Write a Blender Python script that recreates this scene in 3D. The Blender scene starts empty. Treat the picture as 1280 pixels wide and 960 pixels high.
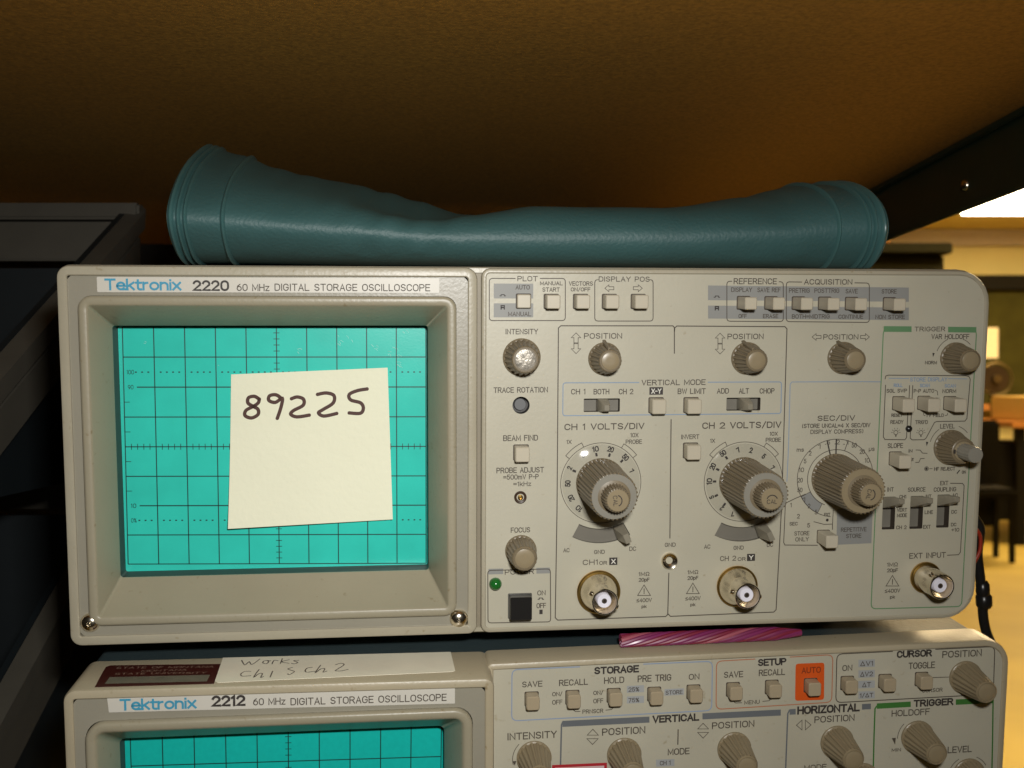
import bpy, bmesh, math, random
from mathutils import Matrix, Vector
random.seed(7)
scene = bpy.context.scene
COL = scene.collection

# ------------------------------------------------------------------ camera, world, lights, exposure
HC = 1.15                       # camera height above the room floor
FPX = 1340.0                    # focal length in photo pixels (1280 wide)
cam_d = bpy.data.cameras.new('camera'); cam_d.sensor_width = 36.0; cam_d.lens = FPX/1280*36
cam_d.clip_start = 0.02; cam_d.clip_end = 60
cam_d.dof.use_dof = True; cam_d.dof.focus_distance = 0.385; cam_d.dof.aperture_fstop = 20
cam = bpy.data.objects.new('camera', cam_d); COL.objects.link(cam)
cam.location = (0, 0, HC); cam.rotation_euler = (math.radians(90), 0, 0)
scene.camera = cam

world = bpy.data.worlds.new('World'); scene.world = world; world.use_nodes = True
wb = world.node_tree.nodes['Background']
wb.inputs[0].default_value = (1.0, 0.80, 0.50, 1); wb.inputs[1].default_value = 0.012

fl = bpy.data.lights.new('camera_flash', 'AREA'); fl.shape = 'RECTANGLE'; fl.size = 0.032; fl.size_y = 0.018
fl.energy = 0.64; fl.color = (1.0, 0.985, 0.945); fl.spread = math.radians(115)
flash = bpy.data.objects.new('camera_flash', fl); COL.objects.link(flash)
flash.location = (0.030, -0.005, HC+0.050)
flash.rotation_euler = (math.radians(76), 0, math.radians(12))

scene.view_settings.view_transform = 'Standard'; scene.view_settings.look = 'None'
scene.view_settings.exposure = 0.0; scene.view_settings.gamma = 1.0
scene.view_settings.use_curve_mapping = False
scene.cycles.use_denoising = True
scene.cycles.max_bounces = 8
scene.cycles.transparent_max_bounces = 12

# ------------------------------------------------------------------ the frame of the stacked instruments (yawed and tipped)
def rotm(yaw, pitch, roll):
    cy, sy = math.cos(yaw), math.sin(yaw); cp, sp = math.cos(pitch), math.sin(pitch); cr, sr = math.cos(roll), math.sin(roll)
    Ry = Matrix(((cy, 0, sy), (0, 1, 0), (-sy, 0, cy))); Rx = Matrix(((1, 0, 0), (0, cp, -sp), (0, sp, cp)))
    Rz = Matrix(((cr, -sr, 0), (sr, cr, 0), (0, 0, 1)))
    return Rz @ Rx @ Ry
R = rotm(-0.106990, 0.102605, 0.004697)
CP = Vector((112.2586, 2.2845, -370.7298))          # eye in panel millimetres: X right, Y down, D into the instrument
RT = R.transposed()
def ray(px, py): return RT @ Vector(((px-640)/FPX, (py-480)/FPX, 1))
def at(px, py, d):                                   # point of the panel plane D=d
    v = ray(px, py); t = (d-CP.z)/v.z; return (CP.x+t*v.x, CP.y+t*v.y)
def atY(px, py, Y):                                  # point of the horizontal plane Y
    v = ray(px, py); t = (Y-CP.y)/v.y; return (CP.x+t*v.x, CP.z+t*v.z)
def B(X, Y, D): return Vector((X, D, -Y))*0.001      # panel millimetres to local metres
_w = Matrix(((1, 0, 0), (0, 0, 1), (0, -1, 0))); _p = Matrix(((1, 0, 0), (0, 0, -1), (0, 1, 0)))
_A = _w @ R @ _p
_t = Vector((0, 0, HC)) - _A @ (Vector((CP.x, CP.z, -CP.y))*0.001)
F = Matrix.Translation(_t) @ _A.to_4x4()

# ------------------------------------------------------------------ materials
def lin(c): return tuple(((x/255)/12.92 if x <= 10 else ((x/255+0.055)/1.055)**2.4) for x in c)
MATS = {}
def mat(name, rgb, rough=0.5, metal=0.0, var=0.08, vscale=60, bump=0.0, bscale=900, spec=0.5, emit=None, coat=0.0, trans=0.0, detail=4.0, grime=0.0):
    if name in MATS: return MATS[name]
    m = bpy.data.materials.new(name); m.use_nodes = True; MATS[name] = m
    nt = m.node_tree; b = nt.nodes['Principled BSDF']
    b.inputs['Roughness'].default_value = rough; b.inputs['Metallic'].default_value = metal
    b.inputs['Specular IOR Level'].default_value = spec
    if coat: b.inputs['Coat Weight'].default_value = coat; b.inputs['Coat Roughness'].default_value = 0.08
    if trans: b.inputs['Transmission Weight'].default_value = trans
    if emit:
        b.inputs['Emission Color'].default_value = (*emit[0], 1); b.inputs['Emission Strength'].default_value = emit[1]
    tc = nt.nodes.new('ShaderNodeTexCoord')
    n = nt.nodes.new('ShaderNodeTexNoise'); n.inputs['Scale'].default_value = vscale; n.inputs['Detail'].default_value = detail
    nt.links.new(tc.outputs['Object'], n.inputs['Vector'])
    r = nt.nodes.new('ShaderNodeMapRange'); r.inputs[1].default_value = 0.25; r.inputs[2].default_value = 0.75
    r.inputs[3].default_value = 1-var; r.inputs[4].default_value = 1+var
    nt.links.new(n.outputs['Fac'], r.inputs[0])
    mx = nt.nodes.new('ShaderNodeVectorMath'); mx.operation = 'SCALE'; mx.inputs[0].default_value = rgb
    nt.links.new(r.outputs[0], mx.inputs['Scale']); nt.links.new(mx.outputs[0], b.inputs['Base Color'])
    if grime:                                          # uneven yellowing and small dirt specks
        ga = nt.nodes.new('ShaderNodeTexNoise'); ga.inputs['Scale'].default_value = 14; ga.inputs['Detail'].default_value = 6; nt.links.new(tc.outputs['Object'], ga.inputs['Vector'])
        gb = nt.nodes.new('ShaderNodeTexNoise'); gb.inputs['Scale'].default_value = 420; gb.inputs['Detail'].default_value = 2; nt.links.new(tc.outputs['Object'], gb.inputs['Vector'])
        r1 = nt.nodes.new('ShaderNodeMapRange'); r1.inputs[1].default_value = 0.35; r1.inputs[2].default_value = 0.7; r1.inputs[3].default_value = 0.0; r1.inputs[4].default_value = grime; nt.links.new(ga.outputs['Fac'], r1.inputs[0])
        r2 = nt.nodes.new('ShaderNodeMapRange'); r2.inputs[1].default_value = 0.68; r2.inputs[2].default_value = 0.80; r2.inputs[3].default_value = 0.0; r2.inputs[4].default_value = grime*3.0; nt.links.new(gb.outputs['Fac'], r2.inputs[0])
        ad = nt.nodes.new('ShaderNodeMath'); ad.operation = 'ADD'; ad.use_clamp = True; nt.links.new(r1.outputs[0], ad.inputs[0]); nt.links.new(r2.outputs[0], ad.inputs[1])
        mi = nt.nodes.new('ShaderNodeMix'); mi.data_type = 'RGBA'; nt.links.new(ad.outputs[0], mi.inputs[0]); nt.links.new(mx.outputs[0], mi.inputs[6]); mi.inputs[7].default_value = (rgb[0]*0.62, rgb[1]*0.52, rgb[2]*0.36, 1)
        nt.links.new(mi.outputs[2], b.inputs['Base Color'])
    if bump:
        n2 = nt.nodes.new('ShaderNodeTexNoise'); n2.inputs['Scale'].default_value = bscale; n2.inputs['Detail'].default_value = 3
        nt.links.new(tc.outputs['Object'], n2.inputs['Vector'])
        bp = nt.nodes.new('ShaderNodeBump'); bp.inputs['Strength'].default_value = bump; bp.inputs['Distance'].default_value = 0.0004
        nt.links.new(n2.outputs['Fac'], bp.inputs['Height']); nt.links.new(bp.outputs[0], b.inputs['Normal'])
    return m
M_PANEL = mat('panel_paint', (0.475, 0.448, 0.352), 0.42, var=0.045, vscale=35, bump=0.12, bscale=700, grime=0.16)
M_CASE = mat('case_plastic', (0.40, 0.365, 0.275), 0.36, var=0.05, vscale=40, bump=0.2, bscale=800, grime=0.2)
M_BEZEL = mat('bezel_plastic', (0.32, 0.288, 0.205), 0.38, var=0.04, vscale=40, bump=0.16, bscale=800, grime=0.2)
M_PLATE = mat('bezel_plate_plastic', (0.285, 0.263, 0.205), 0.34, var=0.04, vscale=40, bump=0.14, bscale=800)
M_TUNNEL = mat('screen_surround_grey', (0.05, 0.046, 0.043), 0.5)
M_STRIP = mat('name_strip_silver', (0.60, 0.57, 0.50), 0.4, var=0.03)
M_BLACK = mat('dark_print', (0.035, 0.028, 0.024), 0.6)
M_INK2 = mat('brown_grey_print', (0.075, 0.060, 0.044), 0.6)
M_BLUE = mat('blue_print', (0.22, 0.30, 0.42), 0.6)
M_CYAN = mat('cyan_logo_print', (0.05, 0.30, 0.46), 0.5)
M_GREYF = mat('grey_print_field', (0.26, 0.26, 0.245), 0.5, var=0.03)
M_GREENP = mat('green_print', (0.12, 0.25, 0.115), 0.55)
M_WHITEP = mat('white_print', (0.72, 0.70, 0.62), 0.5)
M_KNOB = mat('knob_plastic', (0.185, 0.145, 0.088), 0.38, var=0.1, bump=0.05)
M_CAPK = mat('knob_cap_plastic', (0.27, 0.215, 0.13), 0.34, var=0.05, bump=0.05)
M_CAPG = mat('knob_ring_grey', (0.25, 0.235, 0.195), 0.30, var=0.04)
M_BTN = mat('button_plastic', (0.50, 0.45, 0.345), 0.35, var=0.03)
M_BTNL = mat('tan_button_plastic', (0.38, 0.31, 0.205), 0.35, var=0.04)
M_DARK = mat('dark_slot', (0.055, 0.04, 0.028), 0.6)
M_SLOT = mat('slot_floor_grey', (0.17, 0.155, 0.125), 0.45)
M_LEVER = mat('switch_lever_grey', (0.25, 0.225, 0.17), 0.35)
M_CHROME = mat('nickel_plate', (0.80, 0.72, 0.58), 0.20, metal=1.0, var=0.12, vscale=300)
M_BRASS = mat('brass_washer', (0.50, 0.32, 0.09), 0.32, metal=1.0, var=0.15, vscale=300)
M_DIEL = mat('white_insulator', (0.80, 0.78, 0.86), 0.4)
M_BLKPL = mat('black_plastic', (0.014, 0.013, 0.012), 0.28)
M_LED = mat('green_lens', (0.012, 0.13, 0.02), 0.12, coat=0.6)
M_SCREEN = mat('phosphor_teal', (0.035, 0.575, 0.47), 0.26, var=0.06, vscale=90, bump=0.04, bscale=1500)
M_GRAT = mat('graticule_ink', (0.003, 0.045, 0.036), 0.5)
M_CAB = mat('cabinet_blue_grey', (0.035, 0.055, 0.060), 0.55, bump=0.3, bscale=500)
M_NOTE = mat('pale_yellow_paper', (0.79, 0.785, 0.60), 0.8, var=0.025, vscale=25, bump=0.45, bscale=420)
M_INK = mat('marker_ink', (0.06, 0.018, 0.010), 0.6)

# ------------------------------------------------------------------ mesh helpers (panel millimetres)
class MB:
    def __init__(s): s.v = []; s.f = []
    def pt(s, X, Y, D): s.v.append(B(X, Y, D)); return len(s.v)-1
    def face(s, pts): s.f.append([s.pt(*p) for p in pts])
    def loft(s, loops, cap0=False, cap1=False, closed=True):
        idx = [[s.pt(*p) for p in lp] for lp in loops]; n = len(idx[0])
        for a, b in zip(idx, idx[1:]):
            for i in range(n if closed else n-1):
                j = (i+1) % n; s.f.append([a[i], a[j], b[j], b[i]])
        if cap0: s.f.append(idx[0][::-1])
        if cap1: s.f.append(idx[-1])
    def box(s, x0, y0, d0, x1, y1, d1):
        s.loft([[(x0, y0, d), (x1, y0, d), (x1, y1, d), (x0, y1, d)] for d in (d1, d0)], True, True)
    def raw(s, verts, faces):
        o = len(s.v); s.v += [Vector(v) for v in verts]; s.f += [[i+o for i in f] for f in faces]
    def mesh(s, name, m, smooth=False, angle=None):
        me = bpy.data.meshes.new(name); me.from_pydata([tuple(v) for v in s.v], [], s.f); me.validate()
        bm = bmesh.new(); bm.from_mesh(me); bmesh.ops.recalc_face_normals(bm, faces=bm.faces); bm.to_mesh(me); bm.free()
        me.materials.append(m)
        if smooth:
            for p in me.polygons: p.use_smooth = True
            if hasattr(me, 'set_sharp_from_angle'): me.set_sharp_from_angle(angle=angle or math.radians(38))
        return me
def link(name, me, parent=None, loc=(0, 0, 0)):
    o = bpy.data.objects.new(name, me); COL.objects.link(o); o.location = loc
    if parent: o.parent = parent
    return o
def tag(o, label=None, cat=None, group=None, kind=None):
    if label: o['label'] = label
    if cat: o['category'] = cat
    if group: o['group'] = group
    if kind: o['kind'] = kind
    return o
def root(name, X, Y, D):                             # an Empty at the thing's base, in the tipped frame of the stack
    o = bpy.data.objects.new(name, None); COL.objects.link(o); o.empty_display_size = 0.02
    b = B(X, Y, D); o.matrix_world = F @ Matrix.Translation(b); o['_b'] = tuple(b); return o
def base(o): return Vector(o['_b'])
def part(name, mb, m, parent, smooth=False):          # a mesh in panel millimetres under a root
    return link(name, mb.mesh(name, m, smooth) if isinstance(mb, MB) else mb, parent, -base(parent))
def put(name, me, parent, X, Y, D): return link(name, me, parent, B(X, Y, D)-base(parent))
def rr(x0, y0, x1, y1, r, n=7):
    if not isinstance(r, (tuple, list)): r = (r,)*4
    out = []
    for (cx, cy, a0, q) in ((x0, y0, 180, r[0]), (x1, y0, 270, r[1]), (x1, y1, 0, r[2]), (x0, y1, 90, r[3])):
        ox = cx+q if cx == x0 else cx-q; oy = cy+q if cy == y0 else cy-q
        for i in range(n):
            a = math.radians(a0+90*i/(n-1)); out.append((ox+q*math.cos(a), oy+q*math.sin(a)))
    return out
def L(loop, d, sl=None): return [(x, y+(sl(x) if sl else 0), d) for x, y in loop]
def rr_in(x0, y0, x1, y1, r, k, n=7):                 # the same rounded rectangle moved in by k
    if not isinstance(r, (tuple, list)): r = (r,)*4
    return rr(x0+k, y0+k, x1-k, y1-k, tuple(max(q-k, 0.3) for q in r), n)
def lathe(prof, n=48, teeth=None, depth=0.0):         # prof: (radius, height out of panel, toothed); axis = -D
    mb = MB(); rings = []
    for p in prof:
        r, h = p[0], p[1]; tooth = len(p) > 2 and p[2]
        ring = []
        for i in range(n):
            a = 2*math.pi*i/n; q = r
            if tooth and teeth:
                ph = (i*teeth/n) % 1.0; q = r-(depth if 0.5 <= ph < 1.0 else 0)
            ring.append((q*math.cos(a), q*math.sin(a), -h))
        rings.append(ring)
    mb.loft(rings, False, prof[-1][0] > 0.01)
    return mb

# ------------------------------------------------------------------ lettering and print
def _a(cx, cy, rx, ry, a0, a1, n=7): return [(cx+rx*math.cos(math.radians(a0+(a1-a0)*i/n)), cy+ry*math.sin(math.radians(a0+(a1-a0)*i/n))) for i in range(n+1)]
GL = {                                                 # plain upright stroke letters: width, strokes; capitals are 6 high
 'A': (4, [[(0, 0), (2, 6), (4, 0)], [(.7, 2), (3.3, 2)]]), 'B': (3.9, [[(0, 0), (0, 6), (2.3, 6)]+_a(2.3, 4.6, 1.4, 1.4, 90, -90)+[(0, 3.2)], [(2.3, 3.2)]+_a(2.3, 1.6, 1.6, 1.6, 90, -90)+[(0, 0)]]),
 'C': (4, [_a(2, 4, 2, 2, 15, 180)+_a(2, 2, 2, 2, 180, 345)]), 'D': (4, [[(0, 0), (0, 6), (1.9, 6)]+_a(1.9, 4, 2.1, 2, 90, 0)+_a(1.9, 2, 2.1, 2, 0, -90)+[(0, 0)]]),
 'E': (3.5, [[(3.5, 6), (0, 6), (0, 0), (3.5, 0)], [(0, 3.1), (3.1, 3.1)]]), 'F': (3.4, [[(3.4, 6), (0, 6), (0, 0)], [(0, 3.1), (3, 3.1)]]),
 'G': (4.1, [_a(2, 4, 2, 2, 20, 180)+_a(2, 2, 2, 2, 180, 360)+[(4, 2.9), (2.3, 2.9)]]), 'H': (4, [[(0, 0), (0, 6)], [(4, 0), (4, 6)], [(0, 3.1), (4, 3.1)]]), 'I': (0.4, [[(.2, 0), (.2, 6)]]),
 'J': (3, [[(3, 6), (3, 1.6)]+_a(1.5, 1.6, 1.5, 1.6, 0, -180)]), 'K': (4, [[(0, 0), (0, 6)], [(3.8, 6), (0, 2.4)], [(1.4, 3.7), (4, 0)]]), 'L': (3.3, [[(0, 6), (0, 0), (3.3, 0)]]),
 'M': (4.8, [[(0, 0), (0, 6), (2.4, 1), (4.8, 6), (4.8, 0)]]), 'N': (4, [[(0, 0), (0, 6), (4, 0), (4, 6)]]), 'O': (4.2, [_a(2.1, 4, 2.1, 2, 0, 180)+_a(2.1, 2, 2.1, 2, 180, 360)+[(4.2, 4)]]),
 'Q': (4.2, [_a(2.1, 4, 2.1, 2, 0, 180)+_a(2.1, 2, 2.1, 2, 180, 360)+[(4.2, 4)], [(2.6, 1.4), (4.3, -.2)]]), 'P': (3.8, [[(0, 0), (0, 6), (2.2, 6)]+_a(2.2, 4.4, 1.6, 1.6, 90, -90)+[(0, 2.8)]]), 'R': (4, [[(0, 0), (0, 6), (2.3, 6)]+_a(2.3, 4.5, 1.5, 1.5, 90, -90)+[(0, 3)], [(2.2, 3), (4, 0)]]),
 'S': (3.8, [_a(1.9, 4.5, 1.75, 1.5, 20, 270)+_a(1.9, 1.55, 1.85, 1.5, 90, -160)]), 'T': (4, [[(0, 6), (4, 6)], [(2, 6), (2, 0)]]), 'U': (4, [[(0, 6), (0, 2)]+_a(2, 2, 2, 2, 180, 360)+[(4, 6)]]),
 'V': (4, [[(0, 6), (2, 0), (4, 6)]]), 'W': (5.4, [[(0, 6), (1.3, 0), (2.7, 5.4), (4.1, 0), (5.4, 6)]]), 'X': (4, [[(0, 0), (4, 6)], [(0, 6), (4, 0)]]), 'Y': (4, [[(0, 6), (2, 2.8), (4, 6)], [(2, 2.8), (2, 0)]]), 'Z': (3.8, [[(0, 6), (3.8, 6), (0, 0), (3.8, 0)]]),
 '0': (3.8, [_a(1.9, 4, 1.9, 2, 0, 180)+_a(1.9, 2, 1.9, 2, 180, 360)+[(3.8, 4)]]), '1': (1.4, [[(0, 4.9), (1.1, 6), (1.1, 0)]]), '2': (3.7, [_a(1.85, 4.2, 1.8, 1.8, 165, -25)+[(0, 0), (3.7, 0)]]),
 '4': (3.9, [[(3, 0), (3, 6), (0, 1.8), (3.9, 1.8)]]), '5': (3.7, [[(3.4, 6), (.6, 6), (.2, 3.1)]+_a(1.8, 2, 1.9, 2, 125, -160)]), '6': (3.7, [_a(1.85, 2, 1.85, 2, 0, 360, 12), [(0, 2), (.5, 4.4), (2.6, 6)]]),
 '7': (3.6, [[(0, 6), (3.6, 6), (1.2, 0)]]), '9': (3.7, [_a(1.85, 4, 1.85, 2, 0, 360, 12), [(3.7, 4), (3.2, 1.6), (1.1, 0)]]), '/': (2.6, [[(0, -.4), (2.6, 6.4)]]), '(': (1.2, [_a(1.4, 3, 1.4, 3.4, 120, 240)]), ')': (1.2, [_a(-.2, 3, 1.4, 3.4, 60, -60)]),
 '=': (3.4, [[(0, 3.9), (3.4, 3.9)], [(0, 2.1), (3.4, 2.1)]]), '-': (2.2, [[(0, 2.9), (2.2, 2.9)]]), '.': (.7, [[(0, .35), (.7, .35)]]), "'": (.5, [[(.25, 6), (.25, 4.6)]]), '%': (4.6, [_a(1, 4.8, 1, 1.2, 0, 360, 10), _a(3.6, 1.2, 1, 1.2, 0, 360, 10), [(.6, 0), (4, 6)]]),
 '!': (.5, [[(.25, 6), (.25, 2)], [(.25, .7), (.25, 0)]]), '\u2264': (3.4, [[(3.4, 5.4), (0, 3.6), (3.4, 1.8)], [(0, .4), (3.4, .4)]]), '\u0394': (4.4, [[(0, 0), (2.2, 6), (4.4, 0), (0, 0)]]), '\u00f7': (3.4, [[(0, 3), (3.4, 3)], [(1.7, 5), (1.7, 4.4)], [(1.7, 1.6), (1.7, 1)]]),
 '\u03a9': (4.4, [[(0, 0), (1.4, 0), (1.4, .8)]+_a(2.2, 3.7, 2.1, 2.3, 230, -50, 14)+[(3, .8), (3, 0), (4.4, 0)]]), '\u00b5': (3, [[(0, 4), (0, -1.6)], [(0, 1.4)]+_a(1.5, 1.4, 1.5, 1.4, 180, 360)+[(3, 4)]]),
 'e': (3.4, [[(.1, 2.2), (3.4, 2.2)]+_a(1.7, 2.1, 1.7, 2.1, 5, 318, 12)]), 'k': (3, [[(0, 0), (0, 6)], [(2.9, 4.2), (0, 1.6)], [(1, 2.5), (3, 0)]]), 't': (2.2, [[(.8, 5.6), (.8, 1)]+_a(1.8, 1, 1, 1, 180, 270, 4)+[(2.2, 0)], [(0, 4.1), (2.2, 4.1)]]),
 'r': (2, [[(0, 0), (0, 4.2)], [(0, 2.6)]+_a(1.6, 2.6, 1.6, 1.5, 180, 85, 4)]), 'o': (3.6, [_a(1.8, 2.1, 1.8, 2.1, 0, 360, 16)]), 'n': (3.1, [[(0, 0), (0, 4.2)], [(0, 2.6)]+_a(1.55, 2.6, 1.55, 1.55, 180, 0, 8)+[(3.1, 0)]]), 'i': (.4, [[(.2, 0), (.2, 3.9)], [(.2, 5.72), (.2, 5.74)]]),
 'x': (3.2, [[(0, 0), (3.1, 4.2)], [(0, 4.2), (3.2, 0)]]), 'z': (3, [[(0, 4.1), (2.9, 4.1), (0, 0), (3, 0)]]), 'm': (4.8, [[(0, 0), (0, 4.2)], [(0, 2.8)]+_a(1.2, 2.9, 1.2, 1.2, 180, 0, 6)+[(2.4, 0)], [(2.4, 2.8)]+_a(3.6, 2.9, 1.2, 1.2, 180, 0, 6)+[(4.8, 0)]]),
 'p': (3.4, [[(0, -1.6), (0, 4.2)], _a(1.7, 2.1, 1.7, 2.1, 0, 360, 14)]), 's': (2.8, [_a(1.4, 3.2, 1.3, 1, 20, 270, 8)+_a(1.4, 1.1, 1.4, 1.1, 90, -160, 8)]), ' ': (2.0, []) }
def strokes(t, gap=1.5):
    out = []; x = 0.0
    if t == 'Tektronix': gap = 1.05
    for c in t:
        if t == 'Tektronix' and c == 'k': out.append([(x-1.9, 0), (x+0.2, 0)])
        w, st = GL[c]; out += [[(x+a, b) for a, b in q] for q in st]; x += w+gap
    xs = [p[0] for q in out for p in q]; ys = [p[1] for q in out for p in q]
    return out, min(xs), max(xs), min(ys), max(ys)
def ribbon(pts, w, closed=False):
    n = len(pts); lf, rt = [], []
    for i in range(n):
        p = pts[i]; a = pts[(i-1) % n] if (closed or i > 0) else p; b = pts[(i+1) % n] if (closed or i < n-1) else p
        d1 = Vector((p[0]-a[0], p[1]-a[1])); d2 = Vector((b[0]-p[0], b[1]-p[1]))
        if d1.length < 1e-6: d1 = d2
        if d2.length < 1e-6: d2 = d1
        d1 = d1.normalized(); d2 = d2.normalized(); t = d1+d2
        if t.length < 1e-4: t = d1
        t = t.normalized(); nn = Vector((-t.y, t.x)); k = min(1/max(0.35, abs(nn.dot(Vector((-d1.y, d1.x))))), 2)*w/2
        lf.append((p[0]+nn.x*k, p[1]+nn.y*k)); rt.append((p[0]-nn.x*k, p[1]-nn.y*k))
    return lf+rt, [[i, (i+1) % n, n+(i+1) % n, n+i] for i in range(n if closed else n-1)]
def glyphs(t, bold=0.0):                              # one flat outline of a short word in letter units
    st, a0, a1, b0, b1 = strokes(t); vs, fs = [], []
    for q in st:
        v, f = ribbon(q, 0.85); o = len(vs); vs += v; fs += [[i+o for i in g] for g in f]
    return vs, fs, a0-0.4, a1+0.4, b0-0.4, b1+0.4
FIELDS = {'dark_print': 'black_field', 'grey_print_field': 'grey_field', 'slate_print': 'slate_bar', 'pale_slate_field': 'grey_field', 'green_print': 'green_bar', 'strong_green_print': 'green_bar', 'orange_print': 'orange_field'}
class Print:                                          # everything silk-screened on one flat face
    def __init__(s, d, slope=None): s.fields = []; s.word = None; s.d = d; s.slope = slope or (lambda x, y: 0.0); s.layers = {}
    def mb(s, m): return s.layers.setdefault((m.name, s.word) if s.word else m.name, (m, MB()))[1]
    def mm(s, px, py): return at(px, py, s.d)
    def text(s, t, x0, y0, x1, y1, m=None, bold=0.004, rot=0.0, lift=0.15):
        m = m or M_INK2; st, a0, a1, b0, b1 = strokes(t)
        cx, cy = s.mm((x0+x1)/2, (y0+y1)/2); xa, ya = s.mm(x0, (y0+y1)/2); xb, yb = s.mm(x1, (y0+y1)/2)
        xc, yc = s.mm((x0+x1)/2, y0); xd, yd = s.mm((x0+x1)/2, y1)
        h = math.hypot(xd-xc, yd-yc); wt = max(0.235, h*(0.13+bold*4)); w = max(math.hypot(xb-xa, yb-ya)-wt, 0.05); h -= wt
        al = math.atan(s.slope(cx, cy))+rot; ca, sa = math.cos(al), math.sin(al)
        if bold >= 0.02: s.word = t
        for i, q in enumerate(st):
            pts = []
            for (u, v) in q:
                p = ((u-a0)/(a1-a0)-0.5)*w if a1-a0 > 0.01 else 0; g = -((v-b0)/(b1-b0)-0.5)*h; pts.append((cx+p*ca-g*sa, cy+p*sa+g*ca))
            if math.dist(pts[0], pts[-1]) > 1e-3:     # square pen ends
                for e, f in ((0, 1), (-1, -2)):
                    dv = Vector(pts[e])-Vector(pts[f]); pts[e] = tuple(Vector(pts[e])+dv.normalized()*wt*0.5) if dv.length > 1e-6 else pts[e]
            s.rib(pts, wt, m, False, lift+0.004*(i % 8))
        s.word = None
    def rib(s, pts, w, m=None, closed=False, lift=0.10):   # a line of width w through panel points
        m = m or M_INK2; vs, fs = ribbon(pts, w, closed)
        s.mb(m).raw([B(x, y, s.d-lift) for x, y in vs], fs)
    def line(s, pxs, w=0.35, m=None, closed=False): s.rib([s.mm(*p) for p in pxs], w, m, closed)
    def quad(s, x0, y0, x1, y1):
        a = s.mm(x0, y0); c = s.mm(x1, y1)
        return [a, (c[0], a[1]+s.slope(*a)*(c[0]-a[0])), c, (a[0], c[1]-s.slope(*c)*(c[0]-a[0]))]
    def quad4(s, tl, tr, br, bl): return [s.mm(*p) for p in (tl, tr, br, bl)]
    def rbox(s, q, r, w=0.35, m=None, gap=None, gapx=None):   # rounded outline, open at the top between two pixel columns
        pts = []
        for i in range(4):
            p = Vector(q[i]); a = Vector(q[i-1]); b = Vector(q[(i+1) % 4])
            e1 = p+(a-p).normalized()*r; e2 = p+(b-p).normalized()*r
            for k in range(5):
                t = k/4; pts.append(tuple(e1*(1-t)**2+p*2*t*(1-t)+e2*t*t))
        if gapx:
            y = q[0][1]; t0 = s.mm(gapx[0], gapx[2])[0]; t1 = s.mm(gapx[1], gapx[2])[0]
            sl = (q[1][1]-q[0][1])/(q[1][0]-q[0][0])
            pts = [(t1, y+sl*(t1-q[0][0]))]+pts[5:]+pts[:5]+[(t0, y+sl*(t0-q[0][0]))]
            s.rib(pts, w, m)
        else: s.rib(pts, w, m, True)
    def fill(s, pts, m, lift=0.05):
        if m.name in FIELDS: s.fields.append((m, [B(x, y, s.d-lift) for x, y in pts]))
        else: s.mb(m).raw([B(x, y, s.d-lift) for x, y in pts], [list(range(len(pts)))])
    def field(s, x0, y0, x1, y1, m, lift=0.05): s.fill(s.quad(x0, y0, x1, y1), m, lift)
    def arc(s, c, r, a0, a1, w=0.3, m=None, n=28):
        s.rib([(c[0]+r*math.cos(math.radians(a0+(a1-a0)*i/n)), c[1]+r*math.sin(math.radians(a0+(a1-a0)*i/n))) for i in range(n+1)], w, m)
    def tri(s, x0, y0, x1, y1, w=0.25, m=None, up=True):
        p = [(x0, y1), ((x0+x1)/2, y0), (x1, y1)] if up else [(x0, y0), ((x0+x1)/2, y1), (x1, y0)]
        s.rib([s.mm(*q) for q in p], w, m, True)
    def arrow(s, x0, y0, x1, y1, way, w=0.22, m=None):   # outlined block arrow
        pts = {'r': [(0, .28), (.55, .28), (.55, 0), (1, .5), (.55, 1), (.55, .72), (0, .72)]}['r']
        if way == 'l': pts = [(1-a, b) for a, b in pts]
        if way == 'u': pts = [(b, 1-a) for a, b in pts]
        if way == 'd': pts = [(b, a) for a, b in pts]
        s.rib([s.mm(x0+(x1-x0)*a, y0+(y1-y0)*b) for a, b in pts], w, m, True)
    def done(s, parent, names):
        for m, vs in s.fields:
            n = FIELDS[m.name]; me = bpy.data.meshes.new(n); me.from_pydata([tuple(v) for v in vs], [], [list(range(len(vs)))]); me.materials.append(m); link(n, me, parent, -base(parent))
        for k, (m, mb) in s.layers.items():
            k = 'bold' if isinstance(k, tuple) else k; names['bold'] = 'bold_lettering'
            me = bpy.data.meshes.new(names.get(k, 'lettering')); me.from_pydata([tuple(v) for v in mb.v], [], mb.f); me.materials.append(m)
            link(names.get(k, 'lettering'), me, parent, -base(parent))

# ------------------------------------------------------------------ shared control pieces
def knob_meshes(rb, rt, h, teeth=20, km=M_KNOB):
    body = lathe([(rb*1.02, -0.2), (rb*1.02, 0.7), (rb*0.98, 0.9), (rb*0.97, 1.0, 1), (rt*1.03, h*0.93, 1), (rt*0.98, h*0.97), (rt*0.9, h), (rt*0.86, h), (rt*0.84, h-0.35), (0.01, h-0.35)], teeth*4, teeth, rb*0.075)
    cap = lathe([(rt*0.78, h-0.5), (rt*0.76, h-0.08), (rt*0.73, h-0.02), (rt*0.3, h-0.02), (0.01, h-0.02)], 40)
    return body.mesh('knob_body', km, True), cap.mesh('knob_cap', M_CAPK, True)
K_POS = knob_meshes(5.7, 4.0, 10.8, 20)
K_INT = knob_meshes(6.5, 4.7, 11.5, 20)
K_FOC = knob_meshes(5.5, 4.4, 11.5, 20)
K_LOW = knob_meshes(6.2, 4.1, 15.0, 18, mat('tan_knob_plastic', (0.25, 0.198, 0.118), 0.36, var=0.08, bump=0.05))
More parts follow.
